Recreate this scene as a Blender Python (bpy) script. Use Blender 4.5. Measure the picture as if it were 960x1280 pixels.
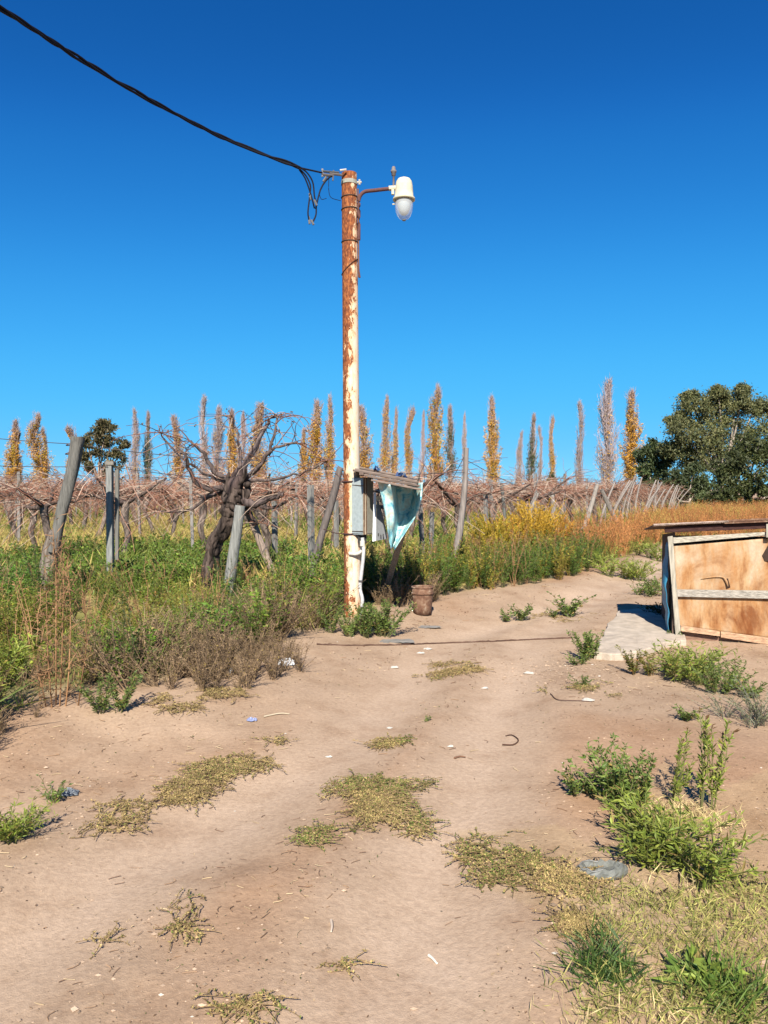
import bpy, math, random
import numpy as np
from mathutils import Vector, Matrix

S = bpy.context.scene
for o in list(bpy.data.objects):
    bpy.data.objects.remove(o, do_unlink=True)
COL = S.collection

# ------------------------------------------------------------------ camera
FPX = 950.0; HZ = 612.0; CAMH = 1.6
PITCH = math.atan((640 - HZ) / FPX)
cam_d = bpy.data.cameras.new('camera'); cam = bpy.data.objects.new('camera', cam_d); COL.objects.link(cam)
cam_d.sensor_fit = 'VERTICAL'; cam_d.sensor_height = 36.0; cam_d.lens = FPX / 1280 * 36.0
cam_d.clip_start = 0.05; cam_d.clip_end = 8000
cam.location = (0, 0, CAMH); cam.rotation_euler = (math.pi / 2 - PITCH, 0, 0)
S.camera = cam
S.render.resolution_x = 768; S.render.resolution_y = 1024

# ------------------------------------------------------------------ sky and sun
SUN_EL = math.radians(39.0)
SDX = 0.07                                    # shadows fall along (SDX, 1)
w = bpy.data.worlds.new('World'); S.world = w; w.use_nodes = True
nt = w.node_tree; nt.nodes.clear()
sky = nt.nodes.new('ShaderNodeTexSky'); sky.sky_type = 'NISHITA'; sky.sun_disc = False
sky.sun_elevation = SUN_EL; sky.sun_rotation = math.pi + math.atan(SDX)
sky.altitude = 6000; sky.air_density = 0.8; sky.dust_density = 0.0; sky.ozone_density = 4.0
hs = nt.nodes.new('ShaderNodeHueSaturation'); hs.inputs['Saturation'].default_value = 1.46; hs.inputs['Value'].default_value = 1.0
bg = nt.nodes.new('ShaderNodeBackground'); bg.inputs['Strength'].default_value = 0.14
wo = nt.nodes.new('ShaderNodeOutputWorld')
gm = nt.nodes.new('ShaderNodeGamma'); gm.inputs['Gamma'].default_value = 0.70
nt.links.new(sky.outputs[0], gm.inputs['Color']); nt.links.new(gm.outputs[0], hs.inputs['Color']); v1 = nt.nodes.new('ShaderNodeVectorMath'); v1.operation = 'MULTIPLY'; v1.inputs[1].default_value = (0.28,) * 3
rc = nt.nodes.new('ShaderNodeRGBCurve'); v2 = nt.nodes.new('ShaderNodeVectorMath'); v2.operation = 'MULTIPLY'; v2.inputs[1].default_value = (1 / 0.28,) * 3
for ch, pts in ((0, [(0, 0), (.020, .007), (.028, .017), (.053, .052), (.091, .085), (.40, .21), (1, .34)]), (1, [(0, 0), (.138, .107), (.181, .195), (.297, .405), (.413, .515), (.80, .645), (1, .72)]), (2, [(0, 0), (.392, .41), (.497, .61), (.768, .92), (1, 1)])):
    c_ = rc.mapping.curves[ch]
    c_.points[0].location = pts[0]; c_.points[1].location = pts[-1]
    for p_ in pts[1:-1]: c_.points.new(*p_)
rc.mapping.update()
nt.links.new(hs.outputs[0], v1.inputs[0]); nt.links.new(v1.outputs[0], rc.inputs['Color']); nt.links.new(rc.outputs[0], v2.inputs[0]); nt.links.new(v2.outputs[0], bg.inputs['Color']); nt.links.new(bg.outputs[0], wo.inputs[0])
sd = bpy.data.lights.new('sun', 'SUN'); sd.energy = 5.0; sd.angle = math.radians(0.53); sd.color = (1.0, 0.93, 0.82)
sun = bpy.data.objects.new('sun', sd); COL.objects.link(sun)
sun.rotation_euler = Vector((SDX, 1.0, -math.tan(SUN_EL) * math.hypot(1, SDX))).to_track_quat('-Z', 'Y').to_euler()
sun.location = (0, -10, 20)
S.view_settings.view_transform = 'Standard'; S.view_settings.look = 'None'
S.view_settings.exposure = 1.0; S.view_settings.gamma = 1.0; S.view_settings.use_curve_mapping = False

# ------------------------------------------------------------------ picture <-> world
CP, SP = math.cos(PITCH), math.sin(PITCH)
def ray(px, py):
    a = (px - 480) / FPX; b = (640 - py) / FPX
    return np.array([a, CP + b * SP, -SP + b * CP])
def at(px, py, z=0.0):                       # where the ray meets level z
    d = ray(px, py); t = (z - CAMH) / d[2]
    return np.array([d[0] * t, d[1] * t, z])
def atY(px, py, Y):                          # where the ray meets the upright plane y = Y
    d = ray(px, py); t = Y / d[1]
    return np.array([d[0] * t, Y, CAMH + d[2] * t])

# ------------------------------------------------------------------ noise
def _hash(ix, iy, seed):
    n = (ix.astype(np.int64) * 374761393 + iy.astype(np.int64) * 668265263 + seed * 974711) & 0x7fffffff
    n = ((n ^ (n >> 13)) * 1274126177) & 0x7fffffff
    return ((n ^ (n >> 16)) & 0xffff) / 65535.0
def vnoise(x, y, seed=0):
    x = np.asarray(x, float); y = np.asarray(y, float)
    ix = np.floor(x); iy = np.floor(y); fx = x - ix; fy = y - iy
    fx = fx * fx * (3 - 2 * fx); fy = fy * fy * (3 - 2 * fy)
    a = _hash(ix, iy, seed); b = _hash(ix + 1, iy, seed); c = _hash(ix, iy + 1, seed); d = _hash(ix + 1, iy + 1, seed)
    return (a * (1 - fx) + b * fx) * (1 - fy) + (c * (1 - fx) + d * fx) * fy
def fbm(x, y, seed=0, oct=4):
    s = 0; a = 0.5
    for k in range(oct):
        s = s + a * vnoise(np.asarray(x) * 2 ** k + 17.3 * k, np.asarray(y) * 2 ** k - 9.1 * k, seed + k); a *= 0.5
    return s / (1 - 0.5 ** oct)
def sstep(a, b, x):
    t = np.clip((x - a) / (b - a), 0, 1); return t * t * (3 - 2 * t)
def inpoly(x, y, poly):
    x = np.asarray(x, float); y = np.asarray(y, float); r = np.zeros(x.shape, bool)
    n = len(poly)
    for i in range(n):
        x1, y1 = poly[i][:2]; x2, y2 = poly[(i + 1) % n][:2]
        if y1 == y2: continue
        c = ((y1 > y) != (y2 > y)) & (x < (x2 - x1) * (y - y1) / (y2 - y1) + x1)
        r ^= c
    return r
def polydist(x, y, line):                    # distance to a polyline
    x = np.asarray(x, float); y = np.asarray(y, float); d = np.full(x.shape, 1e9)
    for (x1, y1), (x2, y2) in zip(line[:-1], line[1:]):
        dx, dy = x2 - x1, y2 - y1; L = dx * dx + dy * dy
        t = np.clip(((x - x1) * dx + (y - y1) * dy) / L, 0, 1)
        d = np.minimum(d, np.hypot(x - x1 - t * dx, y - y1 - t * dy))
    return d
def gp(pts): return [tuple(at(a, b)[:2]) for a, b in pts]

# ------------------------------------------------------------------ layout of the ground (from the photograph, on the ground plane)
EDGE_L = [(-30.0, 2.0)] + gp([(-160, 985), (0, 932), (60, 905), (200, 885), (300, 862), (400, 806), (432, 790), (520, 768), (570, 754), (690, 739), (770, 712), (830, 690)]) + [(12.0, 27.0), (28.0, 62.0), (60.0, 130.0)]
VEG_L = EDGE_L + [(60.0, 600.0), (-600.0, 600.0), (-600.0, 2.0)]            # field and verge: everything left of / behind the track
GRASS_R = gp([(690, 1400), (705, 1270), (745, 1180), (740, 1120), (800, 1095), (790, 1000), (830, 950), (900, 985), (965, 960)]) + [(2.9, 4.2), (6.0, 4.4), (8, 3), (8, -2), (0.9, -2)]
GRASS_R2 = gp([(570, 1030), (700, 1035), (800, 1100), (760, 1160), (690, 1150), (600, 1100)])
RUT1 = gp([(-60, 1230), (100, 1120), (250, 1035), (400, 955), (480, 880), (560, 800), (690, 760), (790, 720), (850, 690)])
RUT2 = gp([(420, 1500), (500, 1220), (580, 1010), (620, 890), (660, 800), (730, 755), (800, 725), (860, 692)])
def height(x, y):
    x = np.asarray(x, float); y = np.asarray(y, float)
    near = 1 - sstep(20, 45, np.hypot(x, y))
    h = (fbm(x * 0.5, y * 0.5, 3, 3) - 0.5) * 0.07 * near
    h = h + (fbm(x * 2.3, y * 2.3, 11, 2) - 0.5) * 0.012 * near
    r = np.minimum(polydist(x, y, RUT1), polydist(x, y, RUT2))
    h = h + (0.010 * np.exp(-((r - .5) / 0.16) ** 2) - 0.042 * np.exp(-(r / 0.27) ** 2)) * near
    e = polydist(x, y, EDGE_L)
    ins = inpoly(x, y, VEG_L)
    h = h + np.where(ins, 0.10, 0.10 * np.exp(-(e / 0.55) ** 2)) * near        # the verge stands a little above the track
    return h
def atg(px, py):                             # where the ray meets the uneven ground
    z = 0.0
    for _ in range(5):
        p = at(px, py, z); z = float(height(p[:1], p[1:2])[0])
    return np.array([p[0], p[1], z])
def hz(x, y): return float(height(np.array([x]), np.array([y]))[0])

# ------------------------------------------------------------------ mesh collecting
class MB:
    def __init__(s): s.V = []; s.Q = []; s.T = []; s.C = []; s.n = 0
    def add(s, V, F, C):
        V = np.asarray(V, float).reshape(-1, 3); F = np.asarray(F, int)
        C = np.asarray(C, float)
        if C.ndim == 1: C = np.repeat(C[None, :3], len(V), 0)
        s.V.append(V); s.C.append(C[:, :3]); (s.Q if F.shape[1] == 4 else s.T).append(F + s.n); s.n += len(V)
    def raw(s): return np.concatenate(s.V), (np.concatenate(s.Q) if s.Q else np.zeros((0, 4), int)), (np.concatenate(s.T) if s.T else np.zeros((0, 3), int)), np.concatenate(s.C)
    def merge(s, raw, M=None, loc=(0, 0, 0), tint=(1, 1, 1)):
        V, Q, T, C = raw
        if M is not None: V = V @ np.asarray(M).T
        s.V.append(V + np.asarray(loc)); s.C.append(C * np.asarray(tint))
        if len(Q): s.Q.append(Q + s.n)
        if len(T): s.T.append(T + s.n)
        s.n += len(V)
    def tube(s, pts, rad, n=6, col=(.5, .5, .5), caps=True, lump=0.0, seed=0):
        P = np.asarray(pts, float); m = len(P); rad = np.broadcast_to(np.asarray(rad, float), (m,))
        T = np.gradient(P, axis=0); T /= np.linalg.norm(T, axis=1)[:, None] + 1e-12
        ref = np.array([0, 0, 1.0]) if abs(T[:, 2]).mean() < 0.75 else np.array([1.0, 0.13, 0])
        A = np.cross(T, ref); A /= np.linalg.norm(A, axis=1)[:, None] + 1e-12; B = np.cross(T, A)
        th = np.arange(n) / n * 2 * math.pi
        R = rad[:, None] * np.ones(n)[None]
        if lump:
            R = R * (1 + lump * (vnoise(np.arange(m)[:, None] * 0.7 + seed * 3.3, th[None] * 1.6 + seed, seed) * 2 - 1) + lump * 0.45 * np.sin(th * 3 + np.arange(m)[:, None] * 0.12 + seed) + lump * 0.5 * (vnoise(np.arange(m)[:, None] * 0.35 + seed, th[None] * 4.5 + seed * 2, seed + 5) * 2 - 1))
        V = P[:, None] + R[..., None] * (np.cos(th)[None, :, None] * A[:, None] + np.sin(th)[None, :, None] * B[:, None])
        V = V.reshape(-1, 3)
        i = np.arange(m - 1)[:, None] * n; j = np.arange(n)[None]; k = (j + 1) % n
        F = np.stack([i + j, i + k, i + n + k, i + n + j], -1).reshape(-1, 4)
        col = np.asarray(col, float)
        if col.ndim == 2: C = np.repeat(col, n, 0)
        else: C = np.repeat(col[None], m * n, 0)
        s.add(V, F[:, ::-1], C)
        if caps:
            for e, fl in ((0, 1), (m - 1, 0)):
                ring = V[e * n:(e + 1) * n]; VV = np.vstack([ring, P[e][None]])
                a = np.arange(n); b = (a + 1) % n
                FF = np.stack([a, b, np.full(n, n)], 1)
                s.add(VV, FF if fl else FF[:, ::-1], C[e * n])
        return s
    def cards(s, P, D, L, W, C, rng, fold=0.2, side=None):
        P = np.asarray(P, float); n = len(P)
        if n == 0: return s
        D = D / (np.linalg.norm(D, axis=1)[:, None] + 1e-9)
        rv = rng.normal(size=(n, 3)) if side is None else side
        sd_ = np.cross(D, rv); sd_ /= np.linalg.norm(sd_, axis=1)[:, None] + 1e-9
        nr = np.cross(sd_, D)
        L = np.broadcast_to(L, (n,))[:, None]; W = np.broadcast_to(W, (n,))[:, None]
        mid = P + D * L * 0.45
        V = np.stack([P, mid + sd_ * W / 2 + nr * W * fold, P + D * L, mid - sd_ * W / 2 + nr * W * fold], 1).reshape(-1, 3)
        F = np.arange(4 * n).reshape(n, 4)
        C = np.broadcast_to(np.asarray(C, float), (n, 3)); s.add(V, F, np.repeat(C, 4, 0)); return s
    def box(s, c, sx, sy, sz, col=(.5, .5, .5), M=None):
        V = np.array([[x, y, z] for z in (-.5, .5) for y in (-.5, .5) for x in (-.5, .5)]) * [sx, sy, sz]
        if M is not None: V = V @ np.asarray(M).T
        F = [[0, 2, 3, 1], [4, 5, 7, 6], [0, 1, 5, 4], [2, 6, 7, 3], [0, 4, 6, 2], [1, 3, 7, 5]]
        s.add(V + np.asarray(c), F, col); return s
    def prism(s, poly, ext, col=(.5, .5, .5)):          # poly: front outline, counter-clockwise seen from the front; ext: vector to the back
        P = np.asarray(poly, float); n = len(P); V = np.vstack([P, P + np.asarray(ext)])
        c = P.mean(0); V = np.vstack([V, c[None], (c + ext)[None]])
        a = np.arange(n); b = (a + 1) % n
        s.add(V, np.vstack([np.stack([a, b, np.full(n, 2 * n)], 1), np.stack([b + n, a + n, np.full(n, 2 * n + 1)], 1), np.stack([a, a + n, b], 1), np.stack([b, a + n, b + n], 1)]), col); return s
    def lathe(s, prof, c, n=20, col=(.5, .5, .5)):
        prof = np.asarray(prof, float); m = len(prof); th = np.arange(n) / n * 2 * math.pi
        V = np.stack([prof[:, 0:1] * np.cos(th), prof[:, 0:1] * np.sin(th), np.repeat(prof[:, 1:2], n, 1)], -1).reshape(-1, 3) + np.asarray(c)
        i = np.arange(m - 1)[:, None] * n; j = np.arange(n)[None]; k = (j + 1) % n
        s.add(V, np.stack([i + j, i + k, i + n + k, i + n + j], -1).reshape(-1, 4), col); return s
    def grid(s, V, col):                                 # V (a,b,3)
        a, b, _ = V.shape; i = np.arange(a - 1)[:, None] * b; j = np.arange(b - 1)[None]
        F = np.stack([i + j, i + j + 1, i + b + j + 1, i + b + j], -1).reshape(-1, 4)
        C = np.asarray(col, float); s.add(V.reshape(-1, 3), F, C.reshape(-1, 3) if C.ndim == 3 else C); return s
    def mesh(s, name, mat, smooth=False, origin=(0, 0, 0)):
        V, Q, T, C = s.raw(); V = V - np.asarray(origin)
        me = bpy.data.meshes.new(name); me.vertices.add(len(V)); me.vertices.foreach_set('co', V.astype(np.float32).ravel())
        nl = 4 * len(Q) + 3 * len(T); me.loops.add(nl); me.loops.foreach_set('vertex_index', np.concatenate([Q.ravel(), T.ravel()]).astype(np.int32))
        me.polygons.add(len(Q) + len(T))
        st = np.concatenate([np.arange(len(Q)) * 4, 4 * len(Q) + np.arange(len(T)) * 3]).astype(np.int32)
        me.polygons.foreach_set('loop_start', st)
        me.polygons.foreach_set('use_smooth', np.full(len(Q) + len(T), bool(smooth)))
        at_ = me.attributes.new('Col', 'FLOAT_COLOR', 'POINT')
        at_.data.foreach_set('color', np.hstack([C, np.ones((len(C), 1))]).astype(np.float32).ravel())
        me.update(); me.validate(); me.materials.append(mat); return me
    def build(s, name, mat, parent=None, smooth=False, origin=(0, 0, 0)):
        o = bpy.data.objects.new(name, s.mesh(name, mat, smooth, origin)); COL.objects.link(o)
        o.location = origin
        if parent is not None:
            o.parent = parent; o.location = np.asarray(origin) - np.asarray(parent.matrix_world.translation if False else PLOC.get(parent.name, (0, 0, 0)))
            PLOC[o.name] = tuple(origin)
        else: PLOC[o.name] = tuple(origin)
        return o
PLOC = {}
def bevel(o, w=0.004, seg=1):
    m = o.modifiers.new('bevel', 'BEVEL'); m.width = w; m.segments = seg; m.limit_method = 'ANGLE'; return o
def weld_bevel(o, w=0.004, seg=1): return bevel(o, w, seg)
def tag(o, label=None, cat=None, group=None, kind=None):
    if label: o['label'] = label
    if cat: o['category'] = cat
    if group: o['group'] = group
    if kind: o['kind'] = kind
    return o
def empty(name, loc, label=None, cat=None, group=None):
    o = bpy.data.objects.new(name, None); COL.objects.link(o); o.location = loc; o.empty_display_size = 0.2
    PLOC[o.name] = tuple(loc); return tag(o, label, cat, group)
def copy_tree(o, loc, rz=0, sc=(1, 1, 1)):
    c = o.copy(); COL.objects.link(c); c.location = loc; c.rotation_euler = (0, 0, rz); c.scale = sc
    for ch in list(o.children):
        d = ch.copy(); COL.objects.link(d); d.parent = c
    return c
def crv(pts, n=12):                                      # smooth a polyline
    P = np.asarray(pts, float)
    if len(P) < 3: return P[0] + (P[-1] - P[0]) * np.linspace(0, 1, n)[:, None]
    Q = np.vstack([2 * P[0] - P[1], P, 2 * P[-1] - P[-2]]); out = []
    t = np.linspace(0, len(P) - 1, n)
    for tt in t:
        i = min(int(tt), len(P) - 2); f = tt - i; p0, p1, p2, p3 = Q[i:i + 4]
        out.append(0.5 * (2 * p1 + (p2 - p0) * f + (2 * p0 - 5 * p1 + 4 * p2 - p3) * f * f + (3 * p1 - p0 - 3 * p2 + p3) * f ** 3))
    return np.array(out)

# ------------------------------------------------------------------ materials
def newmat(name):
    m = bpy.data.materials.new(name); m.use_nodes = True; t = m.node_tree
    p = t.nodes['Principled BSDF']; return m, t, p, t.nodes, t.links
def noise_node(N, L, scale, detail=4, vec=None, rough=0.55, dist=0.0):
    n = N.new('ShaderNodeTexNoise'); n.inputs['Scale'].default_value = scale; n.inputs['Detail'].default_value = detail
    n.inputs['Roughness'].default_value = rough; n.inputs['Distortion'].default_value = dist
    if vec is not None: L.new(vec, n.inputs['Vector'])
    return n
def ramp(N, L, src, stops):
    r = N.new('ShaderNodeValToRGB'); e = r.color_ramp.elements
    while len(e) > 1: e.remove(e[-1])
    e[0].position = stops[0][0]; e[0].color = (*stops[0][1], 1) if len(stops[0][1]) == 3 else stops[0][1]
    for p, c in stops[1:]:
        k = e.new(p); k.color = (*c, 1)
    L.new(src, r.inputs['Fac']); return r
def mixc(N, L, fac, a, b, mode='MIX'):
    m = N.new('ShaderNodeMix'); m.data_type = 'RGBA'; m.blend_type = mode
    for k, v in ((0, fac), (6, a), (7, b)):
        if hasattr(v, 'is_linked') or hasattr(v, 'links'): L.new(v, m.inputs[k])
        elif k == 0: m.inputs[0].default_value = v
        else: m.inputs[k].default_value = (*v, 1)
    return m.outputs[2]
def mapping(N, L, scale=(1, 1, 1), kind='Object'):
    tc = N.new('ShaderNodeTexCoord'); mp = N.new('ShaderNodeMapping'); mp.inputs['Scale'].default_value = scale
    L.new(tc.outputs[kind], mp.inputs['Vector']); return mp.outputs[0]
def bump(N, L, src, p, strength=0.3, dist=0.01):
    b = N.new('ShaderNodeBump'); b.inputs['Strength'].default_value = strength; b.inputs['Distance'].default_value = dist
    L.new(src, b.inputs['Height']); L.new(b.outputs[0], p.inputs['Normal']); return b
def mathn(N, L, op, a, b=None):
    m = N.new('ShaderNodeMath'); m.operation = op
    for k, v in ((0, a), (1, b)):
        if v is None: continue
        if hasattr(v, 'links'): L.new(v, m.inputs[k])
        else: m.inputs[k].default_value = v
    return m.outputs[0]

def mat_col(name, rough=0.8, spec=0.2, trans=0.0, nscale=8.0, namt=0.35, bmp=0.0, bscale=60, stretch=(1, 1, 1)):
    """colour from the mesh attribute, broken up by noise; leaves let some light through"""
    m, t, p, N, L = newmat(name)
    a = N.new('ShaderNodeAttribute'); a.attribute_name = 'Col'
    v = mapping(N, L, stretch)
    n = noise_node(N, L, nscale, 5, v)
    r = ramp(N, L, n.outputs['Fac'], [(0.25, (1 - namt,) * 3), (0.75, (1 + namt,) * 3)])
    c = mixc(N, L, 1.0, a.outputs['Color'], r.outputs[0], 'MULTIPLY')
    L.new(c, p.inputs['Base Color']); p.inputs['Roughness'].default_value = rough; p.inputs['Specular IOR Level'].default_value = spec
    if bmp:
        n2 = noise_node(N, L, bscale, 4, v); bump(N, L, n2.outputs['Fac'], p, bmp, 0.01)
    if trans:
        tr = N.new('ShaderNodeBsdfTranslucent'); L.new(c, tr.inputs['Color'])
        mx = N.new('ShaderNodeMixShader'); mx.inputs[0].default_value = trans
        L.new(p.outputs[0], mx.inputs[1]); L.new(tr.outputs[0], mx.inputs[2]); L.new(mx.outputs[0], N['Material Output'].inputs[0])
    return m
M_LEAF = mat_col('leaf', 0.55, 0.35, 0.25, 6.0, 0.25)
M_DRY = mat_col('dry_plant', 0.9, 0.1, 0.15, 9.0, 0.3)
M_BARK = mat_col('bark', 0.95, 0.08, 0, 22.0, 0.85, 1.0, 45, (1, 1, 0.18))
M_CANE = mat_col('cane', 0.8, 0.2, 0, 12.0, 0.4)
M_WOOD = mat_col('weathered_wood', 0.92, 0.1, 0, 75.0, 0.5, 0.9, 130, (1, 1, 0.06))
M_WOODX = mat_col('weathered_board', 0.9, 0.1, 0, 70.0, 0.5, 0.8, 120, (0.06, 1, 1))
M_METAL = mat_col('painted_metal', 0.85, 0.15, 0, 30.0, 0.16, 0.0, 60)
M_DARK = mat_col('cable_sheath', 0.6, 0.12, 0, 30.0, 0.15)
M_STONE = mat_col('stone', 0.9, 0.2, 0, 9.0, 0.25, 0.5, 50)
M_TUB = mat_col('dull_plastic', 0.6, 0.3, 0.1, 30.0, 0.35, 0.3, 80)
M_PLASTIC = mat_col('plastic', 0.4, 0.4, 0.12, 6.0, 0.1)

def mat_ground():
    m, t, p, N, L = newmat('soil')
    a = N.new('ShaderNodeAttribute'); a.attribute_name = 'Col'
    v = mapping(N, L)
    n1 = noise_node(N, L, 2.3, 8, v, 0.65); n2 = noise_node(N, L, 38, 6, v, 0.7); n3 = noise_node(N, L, 220, 3, v, 0.6)
    r1 = ramp(N, L, n1.outputs['Fac'], [(0.28, (0.78, 0.73, 0.69)), (0.48, (1, 1, 1)), (0.72, (1.12, 1.14, 1.17))])
    r2 = ramp(N, L, n2.outputs['Fac'], [(0.3, (0.80, 0.78, 0.77)), (0.55, (1.0, 1.0, 1.0)), (0.75, (1.14, 1.14, 1.14))])
    c = mixc(N, L, 1.0, a.outputs['Color'], r1.outputs[0], 'MULTIPLY'); c = mixc(N, L, 1.0, c, r2.outputs[0], 'MULTIPLY')
    vo = N.new('ShaderNodeTexVoronoi'); vo.inputs['Scale'].default_value = 26; L.new(v, vo.inputs['Vector'])
    rs = ramp(N, L, vo.outputs['Distance'], [(0.03, (0.62, 0.58, 0.55)), (0.09, (1, 1, 1))])      # sparse dark crumbs
    c = mixc(N, L, 0.5, c, mixc(N, L, 1.0, c, rs.outputs[0], 'MULTIPLY'))
    L.new(c, p.inputs['Base Color']); p.inputs['Roughness'].default_value = 0.95; p.inputs['Specular IOR Level'].default_value = 0.1
    s = mathn(N, L, 'ADD', mathn(N, L, 'MULTIPLY', n2.outputs['Fac'], 1.0), mathn(N, L, 'MULTIPLY', n3.outputs['Fac'], 0.35))
    bump(N, L, s, p, 0.38, 0.02)
    return m
M_SOIL = mat_ground()

def mat_rusty_pole():
    m, t, p, N, L = newmat('rusty_white_paint')
    tc = N.new('ShaderNodeTexCoord'); v = mapping(N, L, (1, 1, 0.38))
    n = noise_node(N, L, 19, 9, v, 0.74, 0.4); n2 = noise_node(N, L, 4.0, 4, v); n3 = noise_node(N, L, 60, 5, v)
    sx = N.new('ShaderNodeSeparateXYZ'); L.new(tc.outputs['Object'], sx.inputs[0])
    z = sx.outputs['Z']; x = sx.outputs['X']
    top = N.new('ShaderNodeMapRange'); L.new(z, top.inputs['Value']); top.inputs[1].default_value = 3.2; top.inputs[2].default_value = 4.3; top.inputs[3].default_value = 0.0; top.inputs[4].default_value = 0.17
    low = N.new('ShaderNodeMapRange'); L.new(z, low.inputs['Value']); low.inputs[1].default_value = 1.6; low.inputs[2].default_value = 0.0; low.inputs[3].default_value = 0.0; low.inputs[4].default_value = 0.04
    sid = N.new('ShaderNodeMapRange'); L.new(x, sid.inputs['Value']); sid.inputs[1].default_value = 0.02; sid.inputs[2].default_value = -0.085; sid.inputs[3].default_value = -0.025; sid.inputs[4].default_value = 0.185
    s = mathn(N, L, 'ADD', n.outputs['Fac'], top.outputs[0]); s = mathn(N, L, 'ADD', s, sid.outputs[0]); s = mathn(N, L, 'ADD', s, low.outputs[0])
    s = mathn(N, L, 'ADD', s, mathn(N, L, 'MULTIPLY', mathn(N, L, 'SUBTRACT', n2.outputs['Fac'], 0.5), 0.35))
    rust = ramp(N, L, n3.outputs['Fac'], [(0.3, (0.06, 0.020, 0.012)), (0.48, (0.17, 0.055, 0.024)), (0.62, (0.30, 0.105, 0.035)), (0.76, (0.42, 0.18, 0.06))])
    paint = ramp(N, L, n2.outputs['Fac'], [(0.3, (0.60, 0.54, 0.45)), (0.7, (0.50, 0.42, 0.31))])
    mask = ramp(N, L, s, [(0.600, (0, 0, 0)), (0.625, (1, 1, 1))])
    halo = ramp(N, L, s, [(0.44, (0, 0, 0)), (0.62, (0.9,) * 3)])
    pc = mixc(N, L, halo.outputs[0], paint.outputs[0], (0.62, 0.36, 0.17))
    c = mixc(N, L, mask.outputs[0], pc, rust.outputs[0])
    L.new(c, p.inputs['Base Color'])
    ro = N.new('ShaderNodeMapRange'); L.new(mask.outputs[0], ro.inputs['Value']); ro.inputs[3].default_value = 0.5; ro.inputs[4].default_value = 0.95; L.new(ro.outputs[0], p.inputs['Roughness'])
    p.inputs['Specular IOR Level'].default_value = 0.25
    hgt = mathn(N, L, 'SUBTRACT', mathn(N, L, 'MULTIPLY', n3.outputs['Fac'], 0.25), mask.outputs[0])
    bump(N, L, hgt, p, 0.6, 0.004)
    return m
M_POLE = mat_rusty_pole()

def mat_tin():
    m, t, p, N, L = newmat('rust_stained_sheet')
    v = mapping(N, L, (1, 1, 0.75)); v2 = mapping(N, L, (2.2, 2.2, 0.5))
    n = noise_node(N, L, 2.3, 7, v, 0.62, 0.7); n2 = noise_node(N, L, 3.5, 6, v2, 0.6); n3 = noise_node(N, L, 45, 5, v)
    a = ramp(N, L, n.outputs['Fac'], [(0.30, (0.45, 0.36, 0.26)), (0.46, (0.38, 0.27, 0.17)), (0.56, (0.33, 0.195, 0.10)), (0.66, (0.18, 0.075, 0.03))])
    b = ramp(N, L, n2.outputs['Fac'], [(0.42, (1, 1, 1)), (0.55, (0.95, 0.80, 0.62)), (0.68, (0.50, 0.28, 0.15))])
    c = mixc(N, L, 1.0, a.outputs[0], b.outputs[0], 'MULTIPLY')
    r = ramp(N, L, n3.outputs['Fac'], [(0.3, (0.88,) * 3), (0.7, (1.08,) * 3)])
    c = mixc(N, L, 1.0, c, r.outputs[0], 'MULTIPLY')
    L.new(c, p.inputs['Base Color']); p.inputs['Roughness'].default_value = 0.8; p.inputs['Specular IOR Level'].default_value = 0.2
    bump(N, L, n.outputs['Fac'], p, 0.25, 0.02); return m
M_TIN = mat_tin()

def mat_tarp():
    m, t, p, N, L = newmat('worn_cyan_tarp')
    v = mapping(N, L); n = noise_node(N, L, 9, 6, v, 0.6, 0.8); n2 = noise_node(N, L, 40, 5, v)
    a = ramp(N, L, n.outputs['Fac'], [(0.36, (0.05, 0.25, 0.36)), (0.43, (0.20, 0.44, 0.48)), (0.52, (0.40, 0.58, 0.56)), (0.64, (0.44, 0.45, 0.36))])
    r = ramp(N, L, n2.outputs['Fac'], [(0.3, (0.82,) * 3), (0.6, (1.04,) * 3)])
    c = mixc(N, L, 1.0, a.outputs[0], r.outputs[0], 'MULTIPLY')
    L.new(c, p.inputs['Base Color']); p.inputs['Roughness'].default_value = 0.55
    bump(N, L, n2.outputs['Fac'], p, 0.4, 0.01); return m
M_TARP = mat_tarp()

def mat_rusty_metal():
    m, t, p, N, L = newmat('rusty_tin_bucket')
    v = mapping(N, L); n = noise_node(N, L, 12, 6, v, 0.65, 0.4); n2 = noise_node(N, L, 70, 4, v)
    a = ramp(N, L, n.outputs['Fac'], [(0.3, (0.06, 0.028, 0.017)), (0.5, (0.14, 0.07, 0.04)), (0.6, (0.20, 0.125, 0.08)), (0.70, (0.36, 0.30, 0.23))])
    L.new(a.outputs[0], p.inputs['Base Color']); p.inputs['Roughness'].default_value = 0.9
    bump(N, L, n2.outputs['Fac'], p, 0.4, 0.005); return m
M_BUCKET = mat_rusty_metal()

def mat_glass():
    m, t, p, N, L = newmat('dusty_glass')
    p.inputs['Base Color'].default_value = (0.85, 0.88, 0.88, 1); p.inputs['Roughness'].default_value = 0.12; p.inputs['IOR'].default_value = 1.3
    tr = N.new('ShaderNodeBsdfTransparent'); tr.inputs[0].default_value = (0.93, 0.96, 0.97, 1)
    mx = N.new('ShaderNodeMixShader'); mx.inputs[0].default_value = 0.68
    L.new(p.outputs[0], mx.inputs[1]); L.new(tr.outputs[0], mx.inputs[2]); L.new(mx.outputs[0], N['Material Output'].inputs[0]); return m
M_GLASS = mat_glass()

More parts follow.
